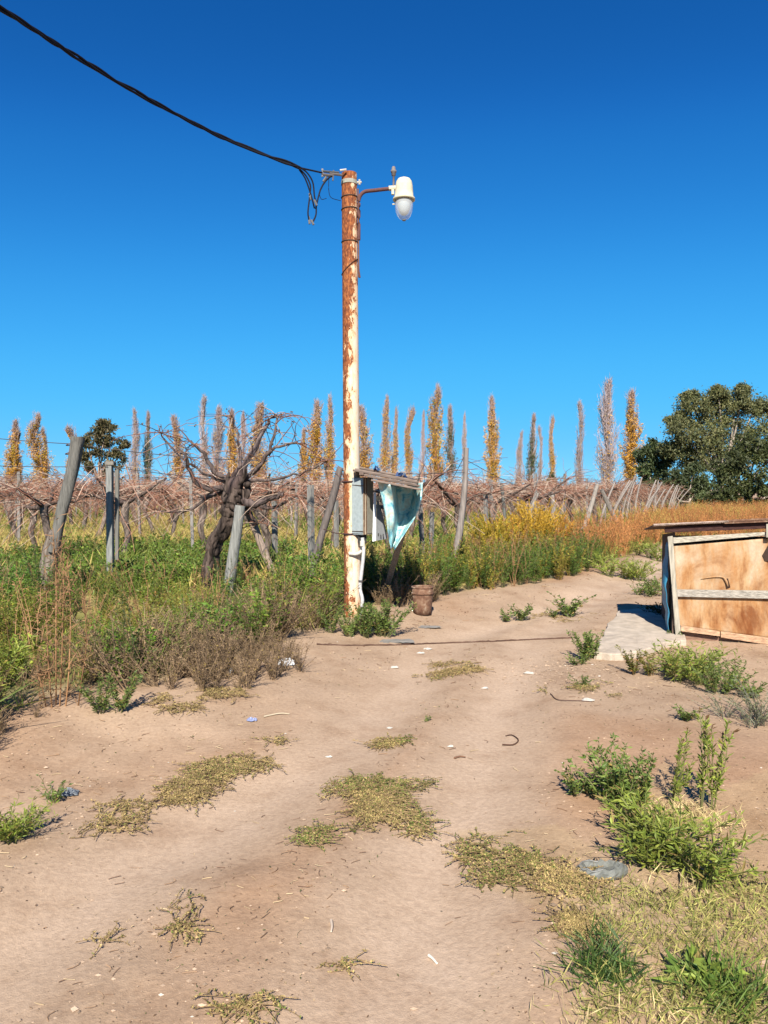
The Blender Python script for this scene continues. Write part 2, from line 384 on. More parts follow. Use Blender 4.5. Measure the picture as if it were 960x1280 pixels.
# ------------------------------------------------------------------ ground
def build_ground():
    def axis(lo, hi, step, far, g):
        a = list(np.arange(lo, hi, step)); s = step; x = a[-1]
        while x < far: s *= g; x += s; a.append(x)
        s = step; x = a[0]; b = []
        while x > -far: s *= g; x -= s; b.append(x)
        return np.array(b[::-1] + a)
    xs = axis(-3.6, 3.6, 0.024, 3000, 1.06); ys_ = [-3000, -800, -200, -60, -20, -8, -4, -2, -1, 0, 0.6]; y = 1.2; s = 0.012
    while y < 3500: ys_.append(y); y += s; s = max(s * 1.0115, 0.012) if y < 60 else s * 1.09
    ys = np.array(ys_); X, Y = np.meshgrid(xs, ys); Z = height(X, Y)
    ins = inpoly(X, Y, VEG_L); e = polydist(X, Y, EDGE_L); rr = polydist(X, Y, RUT1); r2 = polydist(X, Y, RUT2); r = np.minimum(rr, r2)
    dist = np.hypot(X, Y)
    clod = fbm(X * 9, Y * 9, 31, 4); dirtiness = np.where(r < 0.5, sstep(0.2, 0.5, r), 1.0)
    Z = Z + (clod - 0.5) * 0.014 * dirtiness * (1 - sstep(10, 18, dist))
    k = fbm(X * 0.9, Y * 0.9, 5, 4)[..., None]; k2 = fbm(X * 0.35 + 5, Y * 0.35, 8, 3)[..., None]
    C = np.array([0.345, 0.243, 0.163]) * (0.86 + 0.28 * k)
    red = sstep(0.46, 0.62, k2) * 0.9 * (sstep(0.25, 0.6, r)[..., None]); C = C * (1 - red) + np.array([0.325, 0.200, 0.120]) * red
    pale = (np.exp(-(r / 0.30) ** 2) * 0.8 * (.5 + .8 * fbm(X * 1.2, Y * 1.2, 97, 3)))[..., None]; C = C * (1 - pale) + np.array([0.425, 0.312, 0.222]) * pale
    gr = (inpoly(X, Y, GRASS_R) | inpoly(X, Y, GRASS_R2)).astype(float)[..., None] * 0.45; C = C * (1 - gr) + np.array([0.38, 0.27, 0.155]) * gr
    f = np.where(ins, sstep(0.1, 0.9, e), 0)[..., None]
    g = fbm(X * 0.5, Y * 0.5, 21, 4)[..., None]
    near_f = np.array([0.15, 0.155, 0.045]) * (1 - sstep(.42, .6, g)) + np.array([0.34, 0.27, 0.10]) * sstep(.42, .6, g)
    C = C * (1 - f) + near_f * f
    mb = MB(); mb.grid(np.stack([X, Y, Z], -1), C)
    o = mb.build('ground', M_SOIL, smooth=True); tag(o, 'dry sandy track and weedy field soil', kind='structure')
build_ground()

# ------------------------------------------------------------------ plant makers
def weed_raw(seed, H=0.6, stems=7, lps=22, ll=0.06, lw=0.014, spread=0.25, lc=((0.07, 0.13, 0.025), (0.12, 0.18, 0.03)), sc=(0.16, 0.14, 0.06), up=0.6, bare=0.15, sr=0.004, curl=0.3, tipc=None, tipf=0.0):
    rng = np.random.default_rng(seed); mb = MB(); lc = np.array(lc)
    for k in range(stems):
        a = rng.uniform(0, 2 * math.pi); h = H * rng.uniform(0.6, 1.05); rr = spread * rng.uniform(0.2, 1.0)
        t = np.linspace(0, 1, 6)[:, None]; out = np.array([math.cos(a), math.sin(a), 0])
        base = out * rng.uniform(0, 0.15) * spread
        P = base + out * rr * t ** 1.4 + np.array([0, 0, h]) * (t - 0.12 * curl * t ** 3); P[1:-1] += rng.normal(0, 0.012, (4, 3)) * H
        mb.tube(P, np.linspace(sr, sr * 0.35, 6), 3, np.array(sc) * rng.uniform(0.7, 1.2), caps=False)
        n = lps; u = rng.uniform(bare, 1, n); idx = u * 5; i = np.minimum(idx.astype(int), 4); f = (idx - i)[:, None]
        pos = P[i] * (1 - f) + P[i + 1] * f; tan = P[i + 1] - P[i]; tan /= np.linalg.norm(tan, axis=1)[:, None]
        b = rng.normal(size=(n, 3)); b[:, 2] *= 0.4; b /= np.linalg.norm(b, axis=1)[:, None]
        D = tan * up * rng.uniform(0.3, 1.1, (n, 1)) + b * rng.uniform(0.5, 1.0, (n, 1)) + np.array([0, 0, -0.15 * curl])
        L = ll * rng.uniform(0.55, 1.2, n) * (1.1 - 0.45 * u); W = lw * rng.uniform(0.7, 1.3, n)
        q = rng.uniform(0, 1, (n, 1)); C = (lc[0] * (1 - q) + lc[1] * q) * rng.uniform(0.75, 1.2, (n, 1))
        C = np.where(rng.uniform(0, 1, (n, 1)) < .07, np.array([.30, .22, .07]) * rng.uniform(.5, 1.1, (n, 1)), C)
        if tipc is not None: tp = (u[:, None] > 1 - tipf); C = np.where(tp, np.array(tipc) * rng.uniform(0.7, 1.2, (n, 1)), C)
        mb.cards(pos, D, L, W, C, rng)
    return mb.raw()
def scatter(mb, variants, pts, s0, s1, rng, tint=None, lean=0.12, hv=0.0):
    X = np.array([p[0] for p in pts]); Y = np.array([p[1] for p in pts])
    if len(X) == 0: return
    Z = height(X, Y); HV = fbm(X * 1.1, Y * 1.1, 57, 3)
    for i in range(len(X)):
        s = rng.uniform(s0, s1) * (1 + hv * 2.2 * (HV[i] - .5)); a = rng.uniform(0, 2 * math.pi); c_, s_ = math.cos(a) * s, math.sin(a) * s
        M = np.array([[c_, -s_, rng.normal(0, lean) * s], [s_, c_, rng.normal(0, lean) * s], [0, 0, s * rng.uniform(0.85, 1.15)]])
        tn = np.ones(3) * rng.uniform(0.75, 1.2) if tint is None else np.asarray(tint(X[i], Y[i], rng))
        mb.merge(variants[rng.integers(len(variants))], M, (X[i], Y[i], Z[i] - 0.01), tn)
def pts_in(poly, dens, rng, cond=None, jit=1):
    P = np.array(poly); lo = P.min(0); hi = P.max(0); n = int((hi[0] - lo[0]) * (hi[1] - lo[1]) * dens)
    x = rng.uniform(lo[0], hi[0], n); y = rng.uniform(lo[1], hi[1], n); k = inpoly(x, y, poly)
    if cond is not None: k &= cond(x, y)
    return list(zip(x[k], y[k]))
def grass_raw(seed, n=12, L=0.25, W=0.008, spread=0.07, lc=((0.10, 0.15, 0.03), (0.25, 0.2, 0.07)), up=1.3):
    rng = np.random.default_rng(seed); mb = MB(); lc = np.array(lc)
    P = np.column_stack([rng.normal(0, spread, n), rng.normal(0, spread, n), np.zeros(n)])
    D = rng.normal(size=(n, 3)); D[:, 2] = np.abs(D[:, 2]) * 0.5 + up; D /= np.linalg.norm(D, axis=1)[:, None]
    q = rng.uniform(0, 1, (n, 1)); C = (lc[0] * (1 - q) + lc[1] * q) * rng.uniform(0.75, 1.2, (n, 1))
    Ls = L * rng.uniform(0.5, 1.15, n)
    mb.cards(P, D, Ls * 0.6, W, C, rng, 0.1)
    D2 = D + np.column_stack([rng.normal(0, 0.4, n), rng.normal(0, 0.4, n), -0.25 * np.ones(n)])
    mb.cards(P + D * (Ls * 0.42)[:, None], D2, Ls * 0.62, W * 0.85, C, rng, 0.1)
    return mb.raw()

G1 = ((0.070, 0.14, 0.018), (0.165, 0.24, 0.03)); GY = ((0.12, 0.17, 0.025), (0.25, 0.25, 0.04)); GD = ((0.035, 0.075, 0.02), (0.07, 0.12, 0.03))
BRN = ((0.095, 0.066, 0.043), (0.27, 0.19, 0.11)); ORG = ((0.42, 0.20, 0.07), (0.50, 0.28, 0.10)); YEL = ((0.46, 0.27, 0.03), (0.56, 0.36, 0.05))

WG = [weed_raw(10 + i, 0.62, 9, 46, 0.058, 0.012, 0.24, G1, (0.14, 0.13, 0.05)) for i in range(5)]
WY = [weed_raw(20 + i, 0.62, 9, 42, 0.055, 0.012, 0.25, GY, (0.2, 0.16, 0.06)) for i in range(3)]
WG2 = [weed_raw(15 + i, 0.5, 6, 26, 0.09, 0.026, 0.22, G1, (0.14, 0.13, 0.05), up=.4) for i in range(2)] + [weed_raw(17 + i, 0.75, 5, 60, 0.04, 0.006, 0.16, GD, (0.14, 0.13, 0.05), up=1.0) for i in range(2)]
TG = [grass_raw(18 + i, 22, 0.42, 0.009, 0.06, ((0.09, 0.15, 0.03), (0.24, 0.24, 0.06)), 1.5) for i in range(2)]
WD = [weed_raw(30 + i, 0.42, 14, 22, 0.045, 0.008, 0.28, BRN, (0.24, 0.165, 0.10), sr=0.004) for i in range(4)]
WR = [weed_raw(40 + i, 0.75, 5, 26, 0.04, 0.008, 0.24, ((0.25, 0.13, 0.06), (0.34, 0.2, 0.1)), (0.30, 0.17, 0.09), sr=0.0045, bare=0.4) for i in range(3)]

# ------------------------------------------------------------------ utility pole
def yard_pole():
    b = at(441, 781); b[2] = hz(b[0], b[1]); Y = b[1]; top = atY(436.5, 217, Y)
    root = empty('utility_pole', b, 'tall round steel pole with flaking white paint and rust, beside the track', 'pole')
    ax = lambda z: np.array([b[0] + (top[0] - b[0]) * (z - b[2]) / (top[2] - b[2]), Y, z])
    H = top[2]
    zs = np.linspace(b[2] - 0.25, H, 30); mb = MB(); mb.tube([ax(z) for z in zs], np.linspace(0.102, 0.089, 30), 28, (1, 1, 1))
    V, Q, T, C = mb.raw()
    o = mb.build('shaft', M_POLE, root, True, b)
    zpx = lambda py: atY(436, py, Y)[2]
    rt = lambda z: 0.102 + (0.089 - 0.102) * (z - b[2]) / (H - b[2])
    def band(z, hh, col, r=0.005, tilt=0.0, mat=M_METAL, name='strap'):
        m = MB(); th = np.linspace(0, 2 * math.pi, 25); c = ax(z)
        for dz in ([0] if hh < 0.01 else np.linspace(-hh / 2, hh / 2, 2)):
            pass
        if hh < 0.012:
            P = np.column_stack([c[0] + (rt(z) + r * .6) * np.cos(th), c[1] + (rt(z) + r * .6) * np.sin(th), z + tilt * np.cos(th)]); m.tube(P, r, 6, col, caps=False)
        else:
            m.lathe([(rt(z) + .001, z - hh / 2), (rt(z) + r, z - hh / 2), (rt(z) + r, z + hh / 2), (rt(z) + .001, z + hh / 2)], (c[0], c[1], 0), 24, col)
        m.build(name, mat, root, False, c)
    band(zpx(229), 0.045, (0.26, 0.26, 0.22), 0.006, name='top_strap')
    for py, t in ((247, 0.004), (262, 0.006), (303, 0.0)): band(zpx(py), 0, (0.06, 0.04, 0.03), 0.006, t, name='tie_wire')
    band(zpx(334), 0, (0.07, 0.03, 0.02), 0.006, 0.09, name='tie_wire')
    for py in (602, 667):
        band(zpx(py), 0, (0.05, 0.03, 0.03), 0.010, 0.004, name='tie_wire')
    # loose wire ends of the lower tie
    m = MB(); z = zpx(667); p = ax(z); m.tube(crv([p + [-0.1, -0.03, 0], p + [-0.2, -0.05, 0.01], p + [-0.34, 0.05, 0.05]], 8), 0.006, 5, (0.06, 0.035, 0.03)); m.build('wire_end', M_METAL, root, True, p)
    # strap bolt
    m = MB(); z = zpx(229); p = ax(z); m.tube([p + [rt(z), -0.02, 0], p + [rt(z) + 0.055, -0.03, 0]], 0.012, 6, (0.4, 0.38, 0.33)); m.tube([p + [rt(z) + .03, -0.03, -0.03], p + [rt(z) + .03, -0.03, 0.03]], 0.012, 6, (0.35, 0.33, 0.3)); m.build('bolt', M_METAL, root, False, p)
    # rusty conduit elbow at knee height
    z = zpx(690); p = ax(z); m = MB(); m.tube(crv([p + [-0.03, -0.11, -0.01], p + [0.06, -0.13, -0.012], p + [0.115, -0.1, 0.03], p + [0.12, -0.09, 0.12]], 10), 0.02, 8, (0.45, 0.43, 0.38)); m.build('conduit_elbow', M_METAL, root, True, p)
    # the dead-end clamp at the top
    zc = zpx(217); p = ax(zc); m = MB()
    q = lambda px, py, dy=-.12: atY(px, py, Y + dy)
    m.tube([q(428, 219), q(412, 217)], 0.014, 6, (0.10, 0.09, 0.09)); m.tube([q(424, 216), q(402, 214)], 0.013, 6, (0.06, 0.06, 0.06)); m.tube([q(416, 220), q(402, 218)], 0.016, 6, (0.09, 0.08, 0.08))
    m.tube([q(403, 211), q(403, 221)], 0.012, 6, (0.2, 0.2, 0.2)); m.tube([q(417, 213), q(416, 226)], 0.010, 6, (0.1, 0.1, 0.1)); m.tube([q(425, 213), q(433, 212)], 0.012, 6, (0.4, 0.39, 0.36)); m.build('dead_end_clamp', M_METAL, root, False, p)
    return root, b, Y, ax, rt, zpx
POLE, PB, PY, PAX, PRT, PZ = yard_pole()

# ------------------------------------------------------------------ lamp on the pole
def lamp():
    Y = PY - 0.02; q = lambda px, py, dy=0: atY(px, py, Y + dy)
    c = q(505, 245); root = empty('lamp', q(449, 262), 'cream dome lamp with clear glass bowl on a short pipe arm', 'lamp'); base = q(449, 262)
    m = MB(); m.tube(crv([q(448.5, 300), q(448.5, 262), q(449, 248), q(455, 240), q(468, 238), q(490, 235.5)], 22), 0.021, 10, (0.10, 0.05, 0.045)); m.build('arm', M_METAL, root, True, base)
    m = MB(); m.tube([q(447.5, 236), q(448.5, 346)], 0.010, 6, (0.13, 0.07, 0.05)); m.tube([q(447, 331), q(449.5, 347)], 0.014, 6, (0.1, 0.05, 0.04)); m.build('conduit', M_METAL, root, True, base)
    s = Y / FPX
    def pr(pts): return [(r * s, (612 - py) * s + CAMH) for r, py in pts]
    cx, cy = c[0], Y
    cream = (0.50, 0.47, 0.34)
    m = MB(); m.lathe(pr([(0.01, 227), (4, 227.4), (7.5, 229), (9.6, 232), (10.6, 237), (11.2, 244), (11.8, 251), (13.6, 252.5), (13.8, 254.5), (12.6, 255.2), (10.5, 254.6), (9.8, 250), (0.01, 247)]), (cx, cy, 0), 32, cream); hs_ = m.build('housing', M_METAL, root, True, c)
    m = MB(); m.lathe(pr([(10.8, 254.8), (11.2, 259), (11, 264), (10.2, 269), (8.4, 273.8), (5.4, 277.2), (2.5, 278.4), (0.01, 278.6)]), (cx, cy, 0), 32, (0.9, 0.9, 0.9)); gb_ = m.build('glass_bowl', M_GLASS, root, True, c)
    m = MB(); m.lathe(pr([(8.6, 254), (8.8, 258), (8.2, 262), (7.2, 266), (5.5, 270), (3, 272.5), (0.01, 273)]), (cx, cy, 0), 24, (0.22, 0.26, 0.28)); m.build('frosted_bulb', M_PLASTIC, root, True, c)
    m = MB(); m.lathe(pr([(0.01, 278), (2.2, 278.2), (2.2, 279.6), (0.01, 280)]), (cx, cy, 0), 10, (0.2, 0.2, 0.18)); m.build('bottom_clip', M_METAL, gb_, True, c)
    m = MB(); m.tube([q(486, 235.5), q(497, 235)], 0.028, 10, cream); m.box(q(491, 240), 0.03, 0.04, 0.06, cream); m.build('arm_socket', M_METAL, hs_, False, c)
    m = MB(); x = q(492, 220)[0]
    m.lathe(pr([(1.3, 237), (1.3, 225), (2.6, 224.5), (2.8, 221), (3.6, 220.4), (3.6, 218.4), (2.4, 218), (2.2, 214.5), (1.4, 213.5), (0.01, 213.2)]), (x, cy, 0), 14, (0.16, 0.14, 0.13)); m.build('light_sensor', M_METAL, hs_, True, c)
    m = MB(); m.tube([q(490.5, 255.5), q(495, 255)], 0.008, 6, cream); m.build('latch', M_METAL, hs_, False, c)
lamp()

# ------------------------------------------------------------------ service cable
def service_cable():
    q = lambda px, py, dy: atY(px, py, PY + dy)
    p0 = q(403, 217, -.12); p1 = q(376, 210, -.35)
    far = [atY(280, 173, 8.1), atY(180, 121, 7.1), atY(90, 68, 6.3), atY(0, 11, 5.55)]
    d = far[-1] - far[-2]; far += [far[-1] + d * 1.0 + [0, 0, -.05], far[-1] + d * 2.2 + [0, 0, -.15], far[-1] + d * 5 + [0, 0, -0.3], far[-1] + d * 10 + [0, 0, .0]]
    root = empty('service_cable', p0, 'twisted black overhead supply cable running down to the pole top', 'cable')
    path = crv([p1] + far, 170)
    for k in range(3):
        m = MB(); t = np.arange(170) * 0.30 + k * 2.1 + np.sin(np.arange(170) * 0.17 + k) * 0.8
        rr = 0.0135 + 0.006 * np.sin(np.arange(170) * 0.31 + k * 1.3)
        P = path + np.column_stack([np.cos(t) * rr * 0.7, np.cos(t) * rr * 0.7, np.sin(t) * rr]); m.tube(P, 0.0105, 6, (0.009, 0.009, 0.013), caps=True); m.build('conductor', M_DARK, root, True, p0)
    loose = [[(376, 210), (385, 212), (403, 216)], [(375, 209), (384, 216), (391, 228), (393, 245), (395, 252)], [(374, 211), (382, 219), (388, 232), (387, 245)], [(374, 212), (381, 222), (386, 235), (390, 248), (394, 262), (397, 250), (401, 236), (408, 225), (416, 219)],
             [(387, 247), (385, 265), (386, 274)], [(395, 255), (395, 268), (391, 278)], [(411, 224), (411, 238), (414, 247), (426, 251)], [(399, 243), (402, 249), (408, 248)]]
    for i, l in enumerate(loose):
        m = MB(); m.tube(crv([q(a, b, -.33 + 0.2 * (a - 374) / 40) for a, b in l], 16), 0.0095 if i < 6 else 0.0035, 6, (0.009, 0.009, 0.013)); m.build('loose_wire', M_DARK, root, True, p0)
    for a, b, c, e in ((387, 242, 388, 250), (393, 250, 396, 257), (386, 271, 387, 280), (389, 275, 392, 281), (404, 227, 408, 221)):
        m = MB(); m.tube([q(a, b, -.26), q(c, e, -.26)], 0.013, 6, (0.12, 0.12, 0.12)); m.build('connector', M_METAL, root, False, p0)
service_cable()

# ------------------------------------------------------------------ meter box, plank roof, tarp, prop and conduit
def meter_shelter():
    q = lambda px, py, Y: atY(px, py, Y)
    Yb = PY - 0.10
    # box seen over its corner
    A = q(439.8, 668, Yb); B = q(454.5, 671.5, Yb - 0.10); Cc = q(466.5, 669, Yb + 0.06)      # bottom corners: back-left, front edge, right
    zt = q(446, 597, Yb)[2]; zb = A[2]
    root = empty('meter_box', (B[0], Yb, zb), 'grey sheet metal electric meter box with rusty door edge strapped to the pole', 'meter box')
    org = (B[0], Yb, zb)
    D = A + Cc - B; D = np.array([D[0], D[1] + 0.06, 0])
    def wall(P, Q, z0, z1, th, col, name, mat=M_METAL, par=None):
        d = np.array([Q[0] - P[0], Q[1] - P[1], 0]); n = np.array([d[1], -d[0], 0]); n = n / np.linalg.norm(n)
        poly = [np.array([P[0], P[1], z0]), np.array([Q[0], Q[1], z0]), np.array([Q[0], Q[1], z1]), np.array([P[0], P[1], z1])]
        m = MB(); m.prism(poly, -n * th, col); return m.build(name, mat, par or root, False, org)
    grey = (0.27, 0.31, 0.315)
    wall(A, B, zb, zt, 0.012, grey, 'side_panel')
    dr_ = wall(B, Cc, zb, zt, 0.012, (0.22, 0.21, 0.17), 'door')  # side panel lightened, door darkened: face shading put into the colours
    # rusty edge strips
    d = (Cc - B); d[2] = 0; d /= np.linalg.norm(d); n = np.array([d[1], -d[0], 0])
    for s0, wd, col in ((-0.004, 0.022, (0.26, 0.10, 0.045)), (0.020, 0.018, (0.50, 0.42, 0.30)), (0.040, 0.016, (0.22, 0.08, 0.035))):
        P = B + d * s0 + n * 0.006; Q = B + d * (s0 + wd) + n * 0.006; wall(P, Q, zb + 0.003, zt - 0.004, 0.005, col, 'edge_strip', M_BUCKET if col[0] < .3 else M_METAL, dr_)
    # bottom and lid
    m = MB(); o4 = lambda z: [np.array([p[0], p[1], z]) for p in (A, B, Cc, D)]
    m.prism(o4(zb + 0.004)[::-1], (0, 0, 0.012), (0.06, 0.06, 0.06)); m.build('bottom', M_METAL, root, False, org)
    m = MB(); m.prism([p * 1.0 for p in o4(zt)], (0, 0, -0.01), grey); m.build('lid', M_METAL, root, False, org)
    wall(Cc, D, zb, zt, 0.01, (0.2, 0.2, 0.18), 'back_panel'); wall(D, A, zb, zt, 0.01, (0.2, 0.2, 0.18), 'back_panel')
    m = MB(); m.box((B[0] - .02, Yb + .02, zb - 0.05), 0.10, 0.09, 0.10, (0.03, 0.03, 0.03)); m.build('junction_box', M_METAL, root, False, org)
    for py in (606, 664):
        m = MB(); e = q(440, py, Yb - 0.005); f = q(454, py + (0 if py > 640 else 1), Yb - 0.112); m.tube([e, f], 0.004, 5, (0.12, 0.1, 0.08)); m.build('binding_wire', M_METAL, root, False, org)
    # hinged flap standing open beside it
    Y2 = Yb - 0.05
    r2 = empty('metal_flap', q(470, 676, Y2), 'grey metal flap with white edge hanging open beside the meter box', 'metal flap'); o2 = q(470, 676, Y2)
    m = MB(); m.prism([q(470, 676, Y2), q(484, 673.5, Y2 + .10), q(482, 660, Y2 + .10), q(476, 634, Y2 + .05), q(471, 622, Y2)], (0, 0.008, 0), (0.20, 0.21, 0.22)); m.build('panel', M_METAL, r2, False, o2)
    m = MB(); m.prism([q(465.5, 677, Y2 - .01), q(470, 676, Y2 - .012), q(470.3, 615.5, Y2 - .012), q(467.2, 615, Y2 - .01)], (0, 0.008, 0), (0.62, 0.64, 0.66)); m.build('white_edge', M_METAL, r2, False, o2)
    m = MB(); m.box(q(473, 623, Y2 - .01), 0.05, 0.01, 0.05, (0.55, 0.42, 0.26)); m.build('tag', M_METAL, r2, False, o2)
    for a, b in ((473, 668), (476, 670), (479, 669)):
        m = MB(); m.box(q(a, b, Y2 + .02), 0.012, 0.015, 0.03, (0.04, 0.04, 0.04)); m.build('slot', M_DARK, r2, False, o2)
    # plank roof
    L0 = q(441.5, 590, PY - 0.15); R0 = q(512, 603.5, PY - 0.15)
    r3 = empty('plank_roof', (L0[0], PY - 0.2, L0[2]), 'small sloping roof of weathered grey planks above the meter box', 'plank roof'); o3 = (L0[0], PY - 0.2, L0[2])
    rng = np.random.default_rng(4)
    dv = (R0 - L0); ln = np.linalg.norm(dv); dv = dv / ln
    spec = [(-0.56, -0.050, 0.84, 0.22), (-0.43, -0.028, 0.90, 0.17), (-0.30, -0.006, 0.96, 0.10), (-0.17, 0.016, 1.14, 0.0), (-0.04, 0.034, 1.10, 0.02), (0.07, 0.044, 1.10, 0.02), (0.18, 0.052, 1.0, -0.02), (0.30, 0.060, 1.16, 0.01)]
    for i, (dy, dz, f, off) in enumerate(spec):
        m = MB(); c = L0 + dv * (ln * f / 2 + off) + np.array([0, dy + 0.12, dz + rng.normal(0, .010)])
        up = np.array([-dv[2], 0, dv[0]]); Mx = np.column_stack([dv, [0, 1, 0], up]); ty = rng.normal(0, 0.018)
        Mx = Mx @ np.array([[math.cos(ty), -math.sin(ty), 0], [math.sin(ty), math.cos(ty), 0], [0, 0, 1]])
        m.box(c, ln * f, 0.165, 0.022, np.array([0.15, 0.115, 0.095]) * rng.uniform(0.6, 1.3), Mx); bevel(m.build('plank', M_WOODX, r3, False, o3), 0.003)
    for py, sx in ((0, 0.06), (0, 0.62)):
        m = MB(); c = L0 + dv * ln * (sx + .1) + np.array([0, 0.07, -0.035 + .03]); m.box(c, 0.05, 0.75, 0.03, (0.15, 0.11, 0.09)); m.build('batten', M_WOOD, r3, False, o3)
    for a, b in ((470, 581), (500, 589), (515, 596), (506, 592)):
        p = q(a, b + 4, PY - .05); m = MB(); rg = np.random.default_rng(a)
        for k in range(3):
            g = np.array([[p + rg.normal(0, 0.022, 3) * [1, 1, .8] for _ in range(3)] for _ in range(3)]); g[..., 2] = np.maximum(g[..., 2], p[2] - 0.03); m.grid(g, (0.02, 0.05, 0.14))
        tag(m.build('crumpled_scrap', M_PLASTIC, None, False, tuple(p)), 'shred of dark blue plastic lying on the plank roof', 'scrap', 'blue plastic shreds on the plank roof')
    # tarp
    nu, nv = 26, 30; G = np.zeros((nu, nv, 3))
    le = crv([[472, 601, 0], [478, 628, 0], [483.5, 655, 0], [486, 672, 0], [488.5, 687, 0]], nv); re_ = crv([[528, 603, 0], [527, 622, 0], [521, 643, 0], [509, 662, 0], [493, 687, 0]], nv)
    for j in range(nv):
        v = j / (nv - 1)
        for i in range(nu):
            u = i / (nu - 1); px = le[j, 0] * (1 - u) + re_[j, 0] * u; py = le[j, 1] * (1 - u) + re_[j, 1] * u - 3 * math.sin(math.pi * u) * v + 5 * math.sin(math.pi * u) * (1 - v) ** 2
            dip = float(sstep(0.28, 0.45, u + 0.12 * v)) * (1 - float(sstep(0.72, 1.0, u)) * 0.55)
            Yt = PY - 0.62 + 0.62 * dip * (1 - 0.85 * v ** 1.7) + 0.20 * v + 0.012 * math.sin(u * 16 + v * 9) + 0.012 * math.sin(v * 11 - u * 5) + 0.06 * (vnoise(np.array([u * 5.]), np.array([v * 6.]), 3)[0] - .5) + 0.05 * (vnoise(np.array([u * 11. + v * 3]), np.array([v * 4.]), 5)[0] - .5) + 0.012 * math.sin((u + .25 * v) * 34) * (.3 + .7 * v)
            G[i, j] = q(px, py, Yt)
    m = MB(); m.grid(G, (1, 1, 1)); c = q(490, 600, PY - .3); o = m.build('tarp', M_TARP, None, True, tuple(c)); tag(o, 'worn pale cyan tarp hanging in a point from the plank roof', 'tarp')
    sm = o.modifiers.new('thick', 'SOLIDIFY'); sm.thickness = 0.004
    # prop
    b = at(478, 760); b[2] = hz(b[0], b[1]); tp = q(521, 607, PY + 0.02); tp2 = b + (tp - b) * 0.96
    m = MB(); dirv = tp2 - b; wv = np.array([0.05, -0.01, 0.012]); th = np.array([0, 0.045, 0])
    m.prism([b - wv * .8 + [0, 0, -.05], b + wv * .7 + [0, 0, -.05], tp2 + wv, tp2 - wv], th, (0.27, 0.22, 0.17)); tag(bevel(m.build('leaning_prop', M_WOOD, None, False, tuple(b)), 0.004), 'weathered plank prop leaning up under the hanging tarp', 'plank')
    # white conduit
    pts = [q(453, 672, Yb - .06), q(454.5, 690, Yb - .06), q(452, 715, Yb - .04), q(450, 735, Yb - .03), q(453, 750, Yb - .03), q(451, 765, Yb - .02), q(450, 784, Yb)]
    r5 = empty('conduit_pipe', pts[-1], 'thin white plastic conduit running from meter box to ground', 'pipe')
    m = MB(); m.tube(crv(pts, 26), 0.021, 10, (0.45, 0.45, 0.44)); m.build('pipe', M_METAL, r5, True, pts[-1])
    for i, py in enumerate((722, 762)):
        m = MB(); p = crv(pts, 27)[11 if i == 0 else 20]; m.tube([p + [0, 0, -.012], p + [0, 0, .012]], 0.025, 10, (0.08, 0.07, 0.07)); m.build('clip', M_METAL, r5, False, pts[-1])
    m = MB(); p = q(453, 676, Yb - .06); m.tube([p, p + [0, 0, -.06]], 0.03, 10, (0.5, 0.47, 0.4)); m.build('coupling', M_METAL, r5, True, pts[-1])
meter_shelter()

# ------------------------------------------------------------------ bucket
def bucket():
    c = atg(528, 768); c[2] = hz(c[0], c[1]); root = empty('bucket', c, 'old rusty brown bucket standing at the weed edge by the pole', 'bucket')
    m = MB(); m.lathe([(0.01, 0.0), (0.112, 0.0), (0.118, 0.1), (0.126, 0.25), (0.131, 0.33), (0.124, 0.33), (0.118, 0.25), (0.01, 0.24)], c, 24, (1, 1, 1)); bd_ = m.build('body', M_BUCKET, root, True, c)
    m = MB(); m.lathe([(0.128, 0.245), (0.138, 0.25), (0.139, 0.262), (0.130, 0.268)], c, 24, (1, 1, 1)); m.lathe([(0.129, 0.318), (0.137, 0.322), (0.137, 0.338), (0.122, 0.338), (0.121, 0.32)], c, 24, (1, 1, 1)); m.build('rim', M_BUCKET, bd_, True, c)
    m = MB(); m.lathe([(0.122, 0.27), (0.08, 0.285), (0.03, 0.28), (0.001, 0.29)], c, 16, (0.10, 0.06, 0.04)); m.build('soil_fill', M_SOIL, root, True, c)
bucket()

